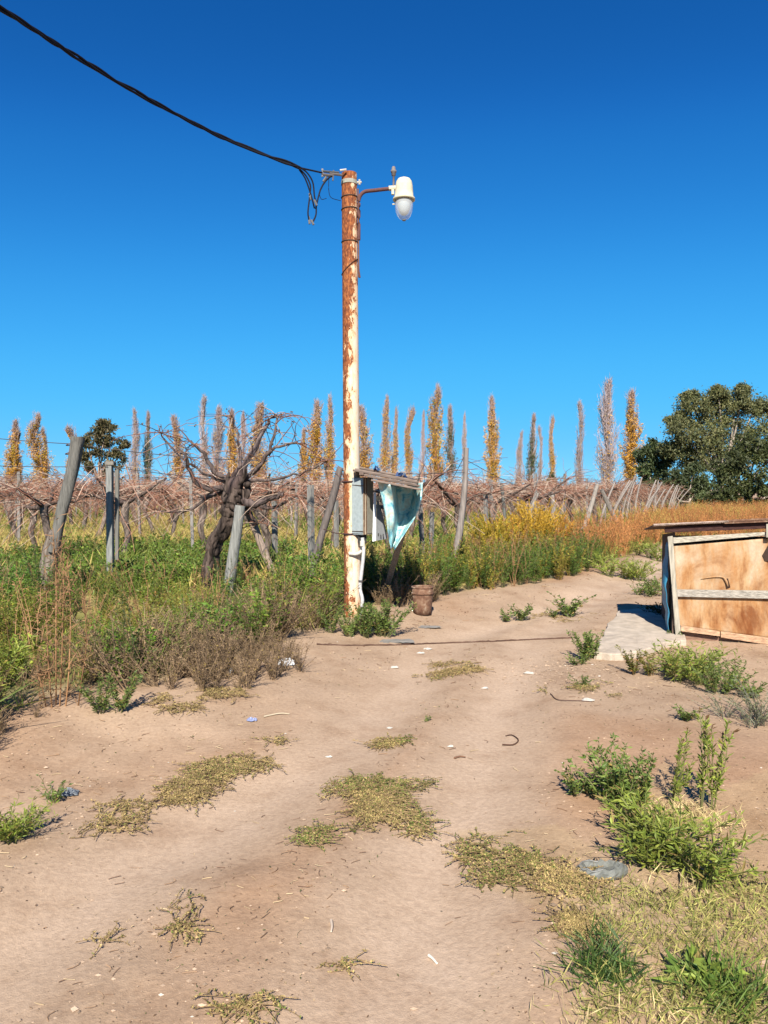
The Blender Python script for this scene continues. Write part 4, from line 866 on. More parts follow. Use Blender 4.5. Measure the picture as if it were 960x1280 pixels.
def poplars():
    kinds = {}
    def mk(key, lab, *var):
        kinds[key] = ([(t.mesh('trunk', M_BARK), c.mesh('crown', M_DRY if key != 'g' else M_LEAF)) for t, c in var], lab)
    mk('o', 'slim lombardy poplar with dense golden orange autumn leaves', poplar_raw(1, leaf=.88, gap=.22), poplar_raw(2, leaf=.8, wid=.85, gap=.3), poplar_raw(3, leaf=.85, wid=1.05, gap=.36))
    mk('m', 'slim lombardy poplar half bare with thin orange leaves below', poplar_raw(4, leaf=.55, toptw=.4, wid=.75, gap=.32), poplar_raw(5, leaf=.5, toptw=.4, wid=.6, gap=.3), poplar_raw(6, leaf=.62, toptw=.35, wid=.7, gap=.2))
    mk('b', 'nearly bare grey lilac lombardy poplar with upright twigs', poplar_raw(7, leaf=.08, wid=.75, gap=.25, tw=(0.37, 0.30, 0.30)), poplar_raw(8, leaf=.12, toptw=.2, wid=.85, gap=.3, tw=(0.36, 0.28, 0.28)), poplar_raw(9, leaf=.03, wid=.45, gap=.4, tw=(0.35, 0.29, 0.29)))
    mk('g', 'slim lombardy poplar still carrying green leaves', poplar_raw(10, leaf=.6, lc=((0.05, 0.085, 0.03), (0.12, 0.14, 0.05)), wid=.8, gap=.35), poplar_raw(11, leaf=.55, lc=((0.05, 0.075, 0.03), (0.14, 0.14, 0.05)), wid=.75, gap=.4))
    lst = [(13, 527, 'o', 1.15), (25, 540, 'm', .8), (48, 520, 'o', 1.35), (55, 537, 'm', .8), (88, 535, 'm', 1.25), (168, 514, 'b', .8), (182, 518, 'g', .75), (222, 520, 'm', 1.1), (254, 499, 'b', 1.15), (270, 511, 'b', 1.1), (291, 514, 'o', .95), (304, 518, 'b', .8), (326, 505, 'm', 1.3),
           (378, 537, 'o', .85), (393, 502, 'o', 1.05), (411, 498, 'm', .9), (453, 508, 'm', 1.1), (481, 497, 'm', .75), (491.5, 512, 'm', .65), (510, 512, 'm', .75), (527, 517, 'b', .45), (543, 486, 'o', .95), (564, 510, 'g', .8), (581, 520, 'b', .5), (617, 498, 'o', .85), (647, 541, 'b', .85), (664, 521, 'g', .9), (676, 535, 'b', .8), (693, 523, 'm', .65), (725, 505, 'b', 1.05), (760, 478, 'b', 1.15), (788, 491, 'o', 1.0)]
    rng = np.random.default_rng(6)
    for i, (px, py, k, wf) in enumerate(lst):
        Y = 122 + rng.uniform(-4, 4); p = atY(px, py, Y); H = p[2]; sc = H / 14.2
        r = empty('poplar_tree', (p[0], Y, 0), kinds[k][1] + ' beyond the vineyard', 'tree', 'poplars beyond the vineyard'); r.scale = (sc * wf * 1.42, sc * wf * 1.42, sc); r.rotation_euler = (rng.normal(0, .022), rng.normal(0, .022), rng.uniform(0, 6.28))
        for nm, me in zip(('trunk', 'crown'), kinds[k][0][rng.integers(len(kinds[k][0]))]): o = bpy.data.objects.new(nm, me); COL.objects.link(o); o.parent = r
poplars()

# ------------------------------------------------------------------ broad trees
def broad_tree(name, label, px, Y, clumps, lc, lsize, per, tw=(0.22, 0.18, 0.15), droop=0.5, seed=1, trunk_r=0.28, group=None):
    """clumps: (px, py, radius px, dy m)"""
    rng = np.random.default_rng(seed); b = atY(px, 640, Y); b = np.array([b[0], Y, hz(b[0], Y)]); s = Y / FPX
    root = empty(name, b, label, 'tree', group); tr = MB(); cr = MB(); lc = np.array(lc)
    cs = [(atY(a, c, Y + d), r * s) for a, c, r, d in clumps]; top = np.mean([c for c, r in cs], 0)
    fork = b * [1, 1, 0] + [0, 0, b[2] + (top[2] - b[2]) * 0.35] + np.append(rng.normal(0, .2, 2), 0)
    tr.tube(crv([b - [0, 0, .2], (b + fork) / 2 + np.append(rng.normal(0, .12, 2), 0), fork], 8), np.linspace(trunk_r, trunk_r * .7, 8), 8, tw, lump=.1)
    for c, r in cs:
        mid = (fork + c) / 2 + rng.normal(0, .25, 3); tr.tube(crv([fork, mid, c], 9), np.linspace(trunk_r * .45, 0.03, 9), 5, np.array(tw) * rng.uniform(.9, 1.5), caps=False)
        nsub = max(6, int(per / 110)); sub = rng.normal(size=(nsub, 3)); sub /= np.linalg.norm(sub, axis=1)[:, None]; sub = c + sub * r * rng.uniform(0.35, 1.0, (nsub, 1)) * [1, 1, .85]
        tone = rng.uniform(.75, 1.25)
        for sc in sub:
            n = int(per / nsub); rr = r * rng.uniform(.22, .42); P = sc + rng.normal(size=(n, 3)) * rr * [.62, .62, .5]
            D = rng.normal(size=(n, 3)); D[:, 2] -= droop; q = rng.uniform(0, 1, (n, 1)) ** 1.3
            cr.cards(P, D, lsize * rng.uniform(.6, 1.3, n), lsize * .42, (lc[0] * (1 - q) + lc[1] * q) * tone * rng.uniform(.75, 1.2), rng)
    tr.build('trunk', M_BARK, root, True, b); cr.build('crown', M_LEAF, root, False, b)
EUC = ((0.068, 0.085, 0.032), (0.19, 0.18, 0.07)); DKG = ((0.028, 0.045, 0.016), (0.075, 0.095, 0.033))
def trees():
    broad_tree('eucalyptus_tree', 'tall loose eucalyptus rising at the end of the track', 892, 62, [(868, 512, 26, 0), (893, 505, 22, 1), (920, 500, 20, 0), (945, 505, 22, 1), (975, 515, 26, 0), (855, 540, 24, -1), (885, 540, 28, 0), (915, 535, 26, 1), (945, 545, 28, 0), (845, 560, 18, 0), (870, 572, 24, 0), (905, 568, 28, 0), (1000, 545, 30, 0), (845, 525, 12, 0), (898, 490, 10, 0), (928, 488, 9, 0), (862, 494, 9, 0)], EUC, 0.25, 2600, (0.2, 0.17, 0.14), .7, 3, .35)
    broad_tree('evergreen_tree', 'rounded dark green tree at the left of the eucalyptus', 818, 64, [(808, 568, 16, 0), (822, 562, 15, 0), (832, 576, 14, 0), (816, 584, 16, 0), (806, 592, 10, 0), (824, 602, 14, 0), (812, 606, 10, 0)], DKG, 0.30, 1100, seed=4, trunk_r=.2)
    broad_tree('evergreen_tree', 'low mid green bushy tree in front of the eucalyptus trunk', 862, 58, [(848, 598, 16, 0), (866, 594, 17, 0), (858, 612, 18, 0), (878, 606, 18, 0), (842, 614, 12, 0), (870, 622, 14, 0)], ((0.045, 0.065, 0.025), (0.10, 0.12, 0.045)), 0.28, 1100, seed=5, trunk_r=.18)
    broad_tree('evergreen_tree', 'dark olive feathery tree rising directly behind the shed', 932, 48, [(905, 590, 22, 0), (925, 570, 22, 0), (948, 558, 24, 0), (972, 565, 28, 0), (915, 612, 22, 0), (942, 598, 26, 0), (968, 605, 28, 0), (900, 622, 14, 0), (930, 628, 16, 0), (955, 630, 18, 0), (1000, 590, 30, 0)], ((0.035, 0.05, 0.015), (0.095, 0.105, 0.032)), 0.25, 1400, seed=6, trunk_r=.22)
    broad_tree('eucalyptus_tree', 'dusky olive eucalyptus beyond the vineyard behind the spliced post', 128, 92, [(118, 542, 14, 0), (134, 538, 12, 0), (128, 530, 8, 0), (108, 552, 10, 0), (140, 552, 14, 0), (122, 562, 16, 0), (140, 575, 14, 0), (112, 580, 12, 0), (128, 590, 14, 0), (156, 556, 6, 0), (104, 568, 8, 0), (150, 566, 8, 0)], ((0.06, 0.065, 0.028), (0.16, 0.12, 0.055)), 0.42, 620, (0.2, 0.15, 0.12), .6, 8, .3)
    broad_tree('young_tree', 'small young green tree beyond the vineyard between two poplars', 688, 105, [(687, 596, 6, 0), (690, 602, 6, 0), (684, 604, 5, 0)], DKG, 0.35, 260, seed=9, trunk_r=.1)
    rng = np.random.default_rng(15); m = MB()                                  # far wooded skyline
    for x in np.linspace(-260, 300, 200):
        hh = 2.2 + 3.2 * fbm(np.array([x * .03]), np.array([.3]), 2, 3)[0]; n = 40; P = np.column_stack([x + rng.normal(0, 2.4, n), 400 + rng.normal(0, 6, n), rng.uniform(0, hh, n)]); m.cards(P, rng.normal(size=(n, 3)), 1.3, 0.9, np.array([0.05, 0.06, 0.035]) * rng.uniform(.7, 1.3, (n, 1)), rng)
    tag(m.build('distant_woods', M_LEAF), 'low dark line of woods on the horizon', 'woods', kind='stuff')
trees()

# ------------------------------------------------------------------ verge weeds and field grass
def verge():
    rng = np.random.default_rng(50)
    left = gp([(-200, 990), (0, 925), (60, 900), (200, 880), (260, 850), (335, 822), (400, 796), (428, 786)]) + [(-0.55, 11.6), (-3.0, 10.9), (-5.0, 10.4), (-9.0, 10.4), (-9, 5)]
    g = MB()
    def brownness(x, y):     # the dead strip along the track and under the stump
        e = polydist(x, y, EDGE_L); bx = sstep(-3.1, -2.2, np.asarray(x)) ; return bx * (1 - sstep(0.9, 1.6, e))
    def tint(x, y, r):
        v = fbm(np.array([x * .6]), np.array([y * .6]), 44, 3)[0]; k = r.uniform(.75, 1.2)
        e = polydist(np.array([x]), np.array([y]), EDGE_L)[0]; d = 1.0
        return np.array([0.95 + (v - .5) * 1.3, 1.0, 0.9]) * k * d
    P = pts_in(left, 20, rng); X = np.array([p[0] for p in P]); Y = np.array([p[1] for p in P]); e = polydist(X, Y, EDGE_L); bn = brownness(X, Y)
    keep = rng.uniform(0, 1, len(P)) < np.where(e < 1.7, 1.0, 0.75) * (1 - 0.5 * bn); mixy = fbm(X * .5, Y * .5, 91, 3)
    gy = [p for p, k, v in zip(P, keep, mixy) if k and v > .60]; gg = [p for p, k, v in zip(P, keep, mixy) if k and v <= .60]
    scatter(g, WG + WG2, gg, 0.55, 1.0, rng, tint, hv=.8); scatter(g, WY, gy, 0.52, 0.92, rng, tint, hv=.8)
    P = pts_in(left, 5, rng); scatter(g, TG, P, 0.6, 1.05, rng, tint, .10, .6)
    tag(g.build('verge_weeds', M_LEAF), 'thick bank of green weeds along the left of the track', 'weeds', kind='stuff')
    d = MB(); P = pts_in(left, 26, rng, lambda x, y: rng.uniform(0, 1, x.shape) < brownness(x, y) * 1.0 + 0.02); scatter(d, WD, P, 0.5, 1.1, rng, None, .3, .8)
    P = pts_in(gp([(210, 885), (300, 880), (380, 850), (345, 822), (260, 842)]), 60, rng); scatter(d, WD, P, 0.35, 0.8, rng)
    P = pts_in(gp([(-160, 985), (0, 932), (60, 905), (60, 925), (0, 965), (-160, 1030)]), 45, rng); scatter(d, WD, P, 0.25, 0.55, rng)
    P = pts_in(left, 2.2, rng, lambda x, y: (x < -1.2)); scatter(d, WR, P, 0.7, 1.15, rng)
    tag(d.build('dead_weeds', M_DRY), 'brown dead weeds at the edge of the green weed bank', 'weeds', kind='stuff')
    # behind the pole and along the far bend
    g = MB(); r2 = gp([(440, 768), (475, 764), (520, 763), (570, 752), (690, 737), (735, 724)]) + [(4.6, 15.6), (3.4, 16.2), (1.0, 13.6), (-0.6, 12.0)]
    def near_front(x, y): return polydist(x, y, EDGE_L) < 1.7
    P = pts_in(r2, 18, rng, lambda x, y: near_front(x, y)); scatter(g, WG, P, 0.7, 1.15, rng, lambda x, y, r: np.array([.9, .95, .95]) * r.uniform(.6, 1.1))
    P = pts_in(r2, 7, rng); scatter(g, WY, P, 0.8, 1.3, rng, lambda x, y, r: np.array([1.25, 1.0, .8]) * r.uniform(.8, 1.15))
    tag(g.build('bend_weeds', M_LEAF), 'green and yellowing weeds lining the bend behind the bucket', 'weeds', kind='stuff')
    d = MB(); P = pts_in(r2, 5, rng); scatter(d, WR, P, 0.8, 1.25, rng)
    P = pts_in(gp([(470, 775), (545, 766), (545, 745), (480, 745)]), 30, rng); scatter(d, WD, P, 0.6, 1.2, rng)
    tag(d.build('dead_stalks', M_DRY), 'brown dead stalks among the weeds around the bucket', 'weeds', kind='stuff')
    # red-orange dry grass
    OR = [weed_raw(60 + i, 0.8, 12, 26, 0.06, 0.010, 0.26, ((0.36, 0.145, 0.05), (0.47, 0.22, 0.08)), (0.36, 0.17, 0.07), up=1.3, sr=0.004, bare=.1) for i in range(4)]
    OG = [weed_raw(65 + i, 0.45, 10, 24, 0.06, 0.012, 0.24, ((0.13, 0.15, 0.03), (0.26, 0.22, 0.05)), (0.2, 0.17, 0.06), up=1.0) for i in range(3)]
    OY = [weed_raw(70 + i, 0.8, 12, 26, 0.06, 0.010, 0.26, ((0.40, 0.27, 0.06), (0.46, 0.33, 0.10)), (0.36, 0.25, 0.08), up=1.3, sr=0.004, bare=.1) for i in range(3)]
    reg = gp([(700, 720), (770, 706), (826, 688)]) + [(9.3, 20), (14, 27), (24, 42), (40, 60), (30, 62), (22, 50), (13, 36), (7.2, 23.5), (5.6, 20.6), (4.2, 17.6)]
    m = MB(); P = pts_in(reg, 6.5, rng, lambda x, y: (np.hypot(x, y) < 60)); sc = lambda p: p
    pr = [p for p in P if vnoise(np.array([p[0] * .25]), np.array([p[1] * .25]), 9)[0] + (0.25 if p[1] < 32 else -.15) > .42]; py_ = [p for p in P if p not in set(pr)]
    scatter(m, OR, pr, 0.75, 1.3, rng); scatter(m, OY, py_, 0.75, 1.25, rng)
    P = pts_in(reg, 12, rng, lambda x, y: (polydist(x, y, EDGE_L) < 1.3) & (y < 30)); scatter(m, OG, P, 0.6, 1.1, rng)
    P = pts_in([(9.5, 19), (30, 36), (34, 30), (16, 15.5)], 2.2, rng); scatter(m, OR, P, 0.7, 1.1, rng)
    tag(m.build('orange_grass', M_DRY), 'rusty orange dry grass beside the far track', 'grass', kind='stuff')
    # field grass
    FG = [grass_raw(80 + i, 14, 0.30, 0.016, 0.12, ((0.13, 0.19, 0.03), (0.27, 0.27, 0.05))) for i in range(3)]; FY = [grass_raw(85 + i, 14, 0.34, 0.016, 0.12, ((0.36, 0.28, 0.07), (0.48, 0.38, 0.13))) for i in range(3)]
    FGr = [weed_raw(88 + i, 0.3, 6, 14, 0.07, 0.022, 0.22, G1) for i in range(2)]
    m = MB(); n = 15000; y = 11 + (60 - 11) * rng.uniform(0, 1, n) ** 1.5; x = rng.uniform(-.58, .58, n) * y; k = inpoly(x, y, VEG_L) & (polydist(x, y, EDGE_L) > 1.2); x, y = x[k], y[k]
    v = fbm(x * .22, y * .55, 66, 3); band = v + rng.normal(0, .05, len(v))
    scatter(m, FG + FGr, list(zip(x[band < .5], y[band < .5])), 0.7, 1.5, rng, None); scatter(m, FY, list(zip(x[band >= .5], y[band >= .5])), 0.7, 1.4, rng, None)
    tag(m.build('field_grass', M_LEAF), 'green and straw coloured grass under the vines', 'grass', kind='stuff')
verge()

# ------------------------------------------------------------------ single plants
def plant(px, py, raws, scale, label, name='weed', mat=M_LEAF, cat='weed', group=None, n=1, spread=0.0, seed=0, tint=(1, 1, 1)):
    rng = np.random.default_rng(seed + int(px) * 7 + int(py)); b = atg(px, py); b[2] = hz(b[0], b[1]); m = MB()
    for k in range(n):
        a = rng.uniform(0, 6.28); r = spread * math.sqrt(rng.uniform(0, 1)); s = scale * rng.uniform(.75, 1.15); t = rng.uniform(0, 6.28); c_, s_ = math.cos(t) * s, math.sin(t) * s
        x, y = b[0] + r * math.cos(a), b[1] + r * math.sin(a)
        m.merge(raws[rng.integers(len(raws))], np.array([[c_, -s_, rng.normal(0, .1) * s], [s_, c_, rng.normal(0, .1) * s], [0, 0, s]]), (x, y, hz(x, y) - .01), np.array(tint) * rng.uniform(.85, 1.12))
    return tag(m.build(name, mat, None, False, tuple(b)), label, cat, group)
def singles():
    LG = ((0.13, 0.19, 0.026), (0.29, 0.32, 0.055)); LD = ((0.075, 0.13, 0.026), (0.17, 0.22, 0.045))
    near = [weed_raw(300 + i, 0.36, 10, 48, 0.055, 0.012, 0.22, LD, (0.15, 0.14, 0.06), sr=.004) for i in range(3)]
    lush = [weed_raw(310 + i, 0.27, 10, 26, 0.085, 0.010, 0.30, LG, (0.18, 0.19, 0.06), sr=.004, up=.9, curl=1.0) for i in range(3)]
    tall = [weed_raw(320 + i, 0.60, 3, 55, 0.07, 0.012, 0.10, LG, (0.17, 0.17, 0.06), sr=.005, up=1.0, tipc=(0.16, 0.09, 0.04), tipf=.05) for i in range(3)]
    low = [weed_raw(330 + i, 0.16, 8, 18, 0.045, 0.012, 0.16, LD, (0.13, 0.12, 0.06), sr=.003) for i in range(3)]
    grey = [weed_raw(340 + i, 0.25, 14, 20, 0.03, 0.006, 0.3, ((0.12, 0.15, 0.08), (0.2, 0.2, 0.1)), (0.2, 0.19, 0.14), sr=.003) for i in range(2)]
    broad = [weed_raw(350 + i, 0.10, 9, 3, 0.17, 0.035, 0.14, ((0.10, 0.17, 0.03), (0.24, 0.30, 0.05)), (0.15, 0.16, 0.05), sr=.003, up=.6, bare=.4) for i in range(2)]
    tuft = [grass_raw(360 + i, 40, 0.20, 0.007, 0.06, ((0.04, 0.085, 0.02), (0.09, 0.15, 0.03)), 0.9) for i in range(2)]
    plant(762, 1003, near, .85, 'bushy mid green weed at the left of the tall sprigged weeds', n=4, spread=.16)
    plant(728, 998, low, .95, 'low dark leafy weed at the outer edge of the bushy weed', n=3, spread=.09)
    plant(838, 1004, tall, .80, 'tall upright sprig with narrow yellow green leaves, next to bushy weed', n=2, spread=.04)
    plant(888, 1012, tall, .82, 'tall upright double sprig of narrow leaves at the edge of straw grass', n=3, spread=.08)
    plant(850, 1088, lush, 1.0, 'sprawling bright yellow green weed with long narrow leaves', n=6, spread=.19)
    plant(812, 1045, lush, .7, 'small bright weed under the bushy mid green weed', n=2, spread=.08)
    plant(757, 1215, tuft, .8, 'dark green grass tuft growing in pale dry grass', n=6, spread=.05, cat='grass tuft', name='grass_tuft')
    plant(868, 1225, broad, .6, 'flat broad leaved rosette weed in the pale dry grass', n=3, spread=.06)
    plant(935, 1262, tuft, 1.0, 'green grass tuft at the bottom beside the broad leaved rosette', n=4, spread=.08, cat='grass tuft', name='grass_tuft', tint=(1.5, 1.3, 1))
    plant(861, 901, low, .8, 'small round weed alone on bare soil above the tall sprigs', n=2, spread=.04)
    plant(945, 902, grey, 1.1, 'grey green wiry shrublet on bare soil in front of the shed', n=5, spread=.22, name='shrublet', cat='shrub')
    plant(742, 826, near, .85, 'leafy weed growing against the broken slab', n=3, spread=.12); plant(722, 830, low, 1.0, 'thin weed at the track side of the broken slab', n=2, spread=.08)
    plant(728, 858, low, .7, 'tiny weed in the gravel near the broken slab', n=1)
    plant(825, 846, near, .75, 'brownish weed clump in front of the slab corner', n=3, spread=.22, tint=(1.3, .9, .8)); plant(868, 850, lush, 1.05, 'arching bright weed clump under the shed front', n=5, spread=.24); plant(905, 862, near, .7, 'drooping green weed clump by the shed sill', n=4, spread=.22)
    plant(935, 872, low, 1.1, 'small dark weed at the foot of the shed beside grey shrublet', n=2, spread=.08); plant(841, 800, low, .8, 'small weed at the foot of the shed corner post', n=1)
    plant(632, 777, low, 1.35, 'small green weed on the track, nearer the pole of a pair', n=1); plant(655, 776, low, 1.5, 'small green weed on the track, nearer the slab of a pair', n=2, spread=.06)
    plant(712, 771, low, 1.7, 'rounded green weed alone on the track behind the slab', n=2, spread=.07); plant(691, 772, low, .9, 'tiny weed beside the rounded weed behind the slab', n=1)
    plant(820, 742, low, 1.6, 'flat green weed patch by the blue sheet of the shed', n=5, spread=.45); plant(815, 698, lush, 1.6, 'bright leafy weed at the bend under orange grass', n=6, spread=.7); plant(765, 718, lush, 1.5, 'bright weed clump at the bend before the orange grass', n=6, spread=.6)
    plant(815, 772, low, 1.3, 'dark dry twiggy weed behind the slab', n=4, spread=.22, mat=M_DRY, tint=(.6, .35, .4))
    plant(466, 794, near, 1.05, 'leafy green bush weed at the foot of the rusty white pole', n=6, spread=.17); plant(428, 792, near, .85, 'leafy weed on the other side of the pole foot, under the crooked pole', n=3, spread=.15)
    plant(22, 1050, lush, .65, 'flat bright weed on bare soil at the end of the creeping runners', n=3, spread=.07); plant(66, 1002, low, .7, 'small green sprout beside a grey blue crumpled shred', n=1); plant(533, 1062 - 160, low, .3, 'tiny sprout on bare track past the median weeds', n=1)
    plant(135, 895, near, .8, 'bright green fresh weed at the foot of the weed bank', n=2, spread=.08); plant(15, 850, lush, 1.6, 'bright yellow green weed leaning out of the weed bank', n=3, spread=.2, tint=(1.1, 1.1, 1))
    # yellow bushes
    yb = [weed_raw(370 + i, 1.2, 40, 150, 0.06, 0.013, 0.55, YEL, (0.35, 0.22, 0.05), up=1.1, sr=.006, bare=.1) for i in range(2)]
    for px, py, Y, s, l in ((660, 735, 15.6, 1.08, 'brightest golden yellow bush in front of the leaning end posts'), (640, 738, 15.2, .85, 'low amber bush at the foot of the brightest yellow bush'), (612, 742, 14.4, .98, 'yellow green bush behind the bent bleached end post'), (690, 730, 16.6, .85, 'small amber bush between the brightest yellow bush and orange grass')):
        b = atY(px, py, Y); b[2] = hz(b[0], Y); m = MB(); rng = np.random.default_rng(px)
        for k in range(3): t = rng.uniform(0, 6); c_, s_ = math.cos(t) * s, math.sin(t) * s; m.merge(yb[k % 2], np.array([[c_, -s_, 0], [s_, c_, 0], [0, 0, s * rng.uniform(.85, 1.05)]]), (b[0] + rng.normal(0, .18) * s, b[1] + rng.normal(0, .18) * s, b[2]), (1, 1, 1) if px == 660 else ((.8, .95, .9) if px == 612 else (.9, .75, .9)))
        tag(m.build('yellow_bush', M_DRY, None, False, tuple(b)), l, 'bush')
    # tall dry stalks by the spliced post
    b = atg(75, 886); b[2] = hz(b[0], b[1]); root = empty('dry_stalks', b, 'tall orange dry stalks rising in front of the spliced post', 'dry stalks'); rng = np.random.default_rng(31)
    for pts in ([(70, 898), (70, 800), (70, 720), (66, 660)], [(60, 900), (54, 865), (46, 835)], [(80, 900), (86, 840), (88, 760), (84, 700)], [(96, 895), (102, 850), (108, 800), (104, 740)], [(66, 900), (60, 820), (58, 740)], [(74, 898), (78, 800), (80, 690)]):
        P = crv([atY(a, c, b[1] + .1 * rng.uniform(0, 1)) for a, c in pts], 12); m = MB(); m.tube(P, np.linspace(.006, .0025, 12), 5, np.array([0.34, 0.19, 0.095]) * rng.uniform(.6, 1.1), caps=False); k = 130; i = rng.integers(3, 12, k); m.cards(P[i] + rng.normal(0, .02, (k, 3)) + np.array([0, 0, .12]) * rng.uniform(-1, 1, (k, 1)), rng.normal(size=(k, 3)) + [0, 0, .6], rng.uniform(.04, .12, k), .007, np.array([0.26, 0.15, 0.08]) * rng.uniform(.6, 1.2, (k, 1)), rng); m.build('stalk', M_DRY, root, False, b)
singles()

# ------------------------------------------------------------------ creeping weed mats on the track
def creepers():
    def mat_(px, py, rx, ry, rot, n, label, green=.35, seed=0, ragged=1.0):
        """mat outline given on the picture, laid on the ground"""
        rng = np.random.default_rng(seed + int(px)); m = MB(); c = atg(px, py); c[2] = hz(c[0], c[1]); P = []; K = []
        while len(P) < n:
            a = rng.uniform(0, 6.28); r = rng.uniform(0, 1) ** .6; ex, ey = r * rx * math.cos(a), r * ry * math.sin(a); X = px + ex * math.cos(rot) - ey * math.sin(rot); Yp = py + ex * math.sin(rot) + ey * math.cos(rot)
            p = at(X, Yp); d = fbm(np.array([p[0] * 5]), np.array([p[1] * 5]), seed + 3, 3)[0]
            if d < 0.30 + 0.30 * r * ragged + abs(rng.normal(0, .10)): continue
            P.append(p)
        P = np.array(P); X, Y = P[:, 0], P[:, 1]
        Z = height(X, Y)
        for i in range(0, len(P)):
            L = rng.uniform(.035, .13); a = rng.uniform(0, 6.28); k = 5; t = np.linspace(0, 1, k); wv = np.cumsum(rng.normal(0, .008, (k, 2)), 0); x = X[i] + math.cos(a) * L * t + wv[:, 0]; y = Y[i] + math.sin(a) * L * t + wv[:, 1]; z = np.full(k, Z[i]) + .010 + .012 * np.sin(t * 3.1) * rng.uniform(0, 1)
            q = np.column_stack([x, y, z]); m.tube(q, .0016, 3, np.array([.27, .18, .10]) * rng.uniform(.6, 1.2), caps=False)
            nl = 20; u = rng.uniform(0, 1, nl) * (k - 1); ii = np.minimum(u.astype(int), k - 2); f = (u - ii)[:, None]; pos = q[ii] * (1 - f) + q[ii + 1] * f; D = rng.normal(size=(nl, 3)); D[:, 2] = np.abs(D[:, 2]) * .5 + .15
            gsel = rng.uniform(0, 1, (nl, 1)) < green * (1.6 if vnoise(X[i:i + 1] * 4, Y[i:i + 1] * 4, 9)[0] > .5 else .4)
            fadec = rng.uniform(.6, 1.3); C = fadec * np.where(gsel, np.array([.125, .16, .038]), np.array([.33, .25, .105])) * rng.uniform(.6, 1.35, (nl, 1)); m.cards(pos, D, rng.uniform(.006, .015, nl), rng.uniform(.003, .0065, nl), C, rng)
        return tag(m.build('creeping_weed', M_DRY, None, False, tuple(c)), label, 'weed')
    mat_(462, 1015, 100, 46, -.22, 900, 'largest creeping weed mat in the middle of the track', .4, 1)
    mat_(285, 968, 92, 26, -.38, 620, 'long dry creeping weed mat along the rut toward the weed bank', .15, 2)
    mat_(120, 1030, 110, 20, -.25, 130, 'thin creeping runners trailing from the long dry mat', .3, 3)
    mat_(560, 836, 50, 12, .05, 300, 'small dry creeping mat in front of the pole', .12, 4)
    mat_(494, 928, 38, 6, -.06, 130, 'narrow strip of creeping weed past the largest mat', .5, 5)
    mat_(665, 1082, 95, 46, .25, 520, 'dry creeping mat around the grey plastic scrap', .3, 6)
    mat_(228, 1160, 46, 30, -.5, 40, 'scattered creeping sprigs on the bare foreground track', .45, 7, 1.0)
    mat_(315, 1262, 60, 20, -.3, 48, 'creeping sprigs at the near end of the track', .35, 8, .8)
    mat_(432, 1202, 12, 5, 0, 12, 'tiny creeping sprig on bare soil below the largest mat', .5, 9, .5)
    mat_(130, 1175, 10, 6, 0, 9, 'tiny dead sprig on bare soil beside scattered sprigs', .1, 10, .5)
    mat_(250, 890, 60, 10, -.15, 260, 'rusty dry creeping litter at the foot of the dead weeds', .03, 11)
    mat_(700, 1150, 60, 26, .4, 200, 'sparse dry creeping runners below the grey plastic scrap', .15, 12)
    mat_(690, 768, 60, 8, 0, 120, 'dry creeping runners around the rounded track weed', .1, 13)
    mat_(730, 862, 60, 14, 0, 90, 'sparse dry runners in the gravel by the slab', .2, 14)
creepers()

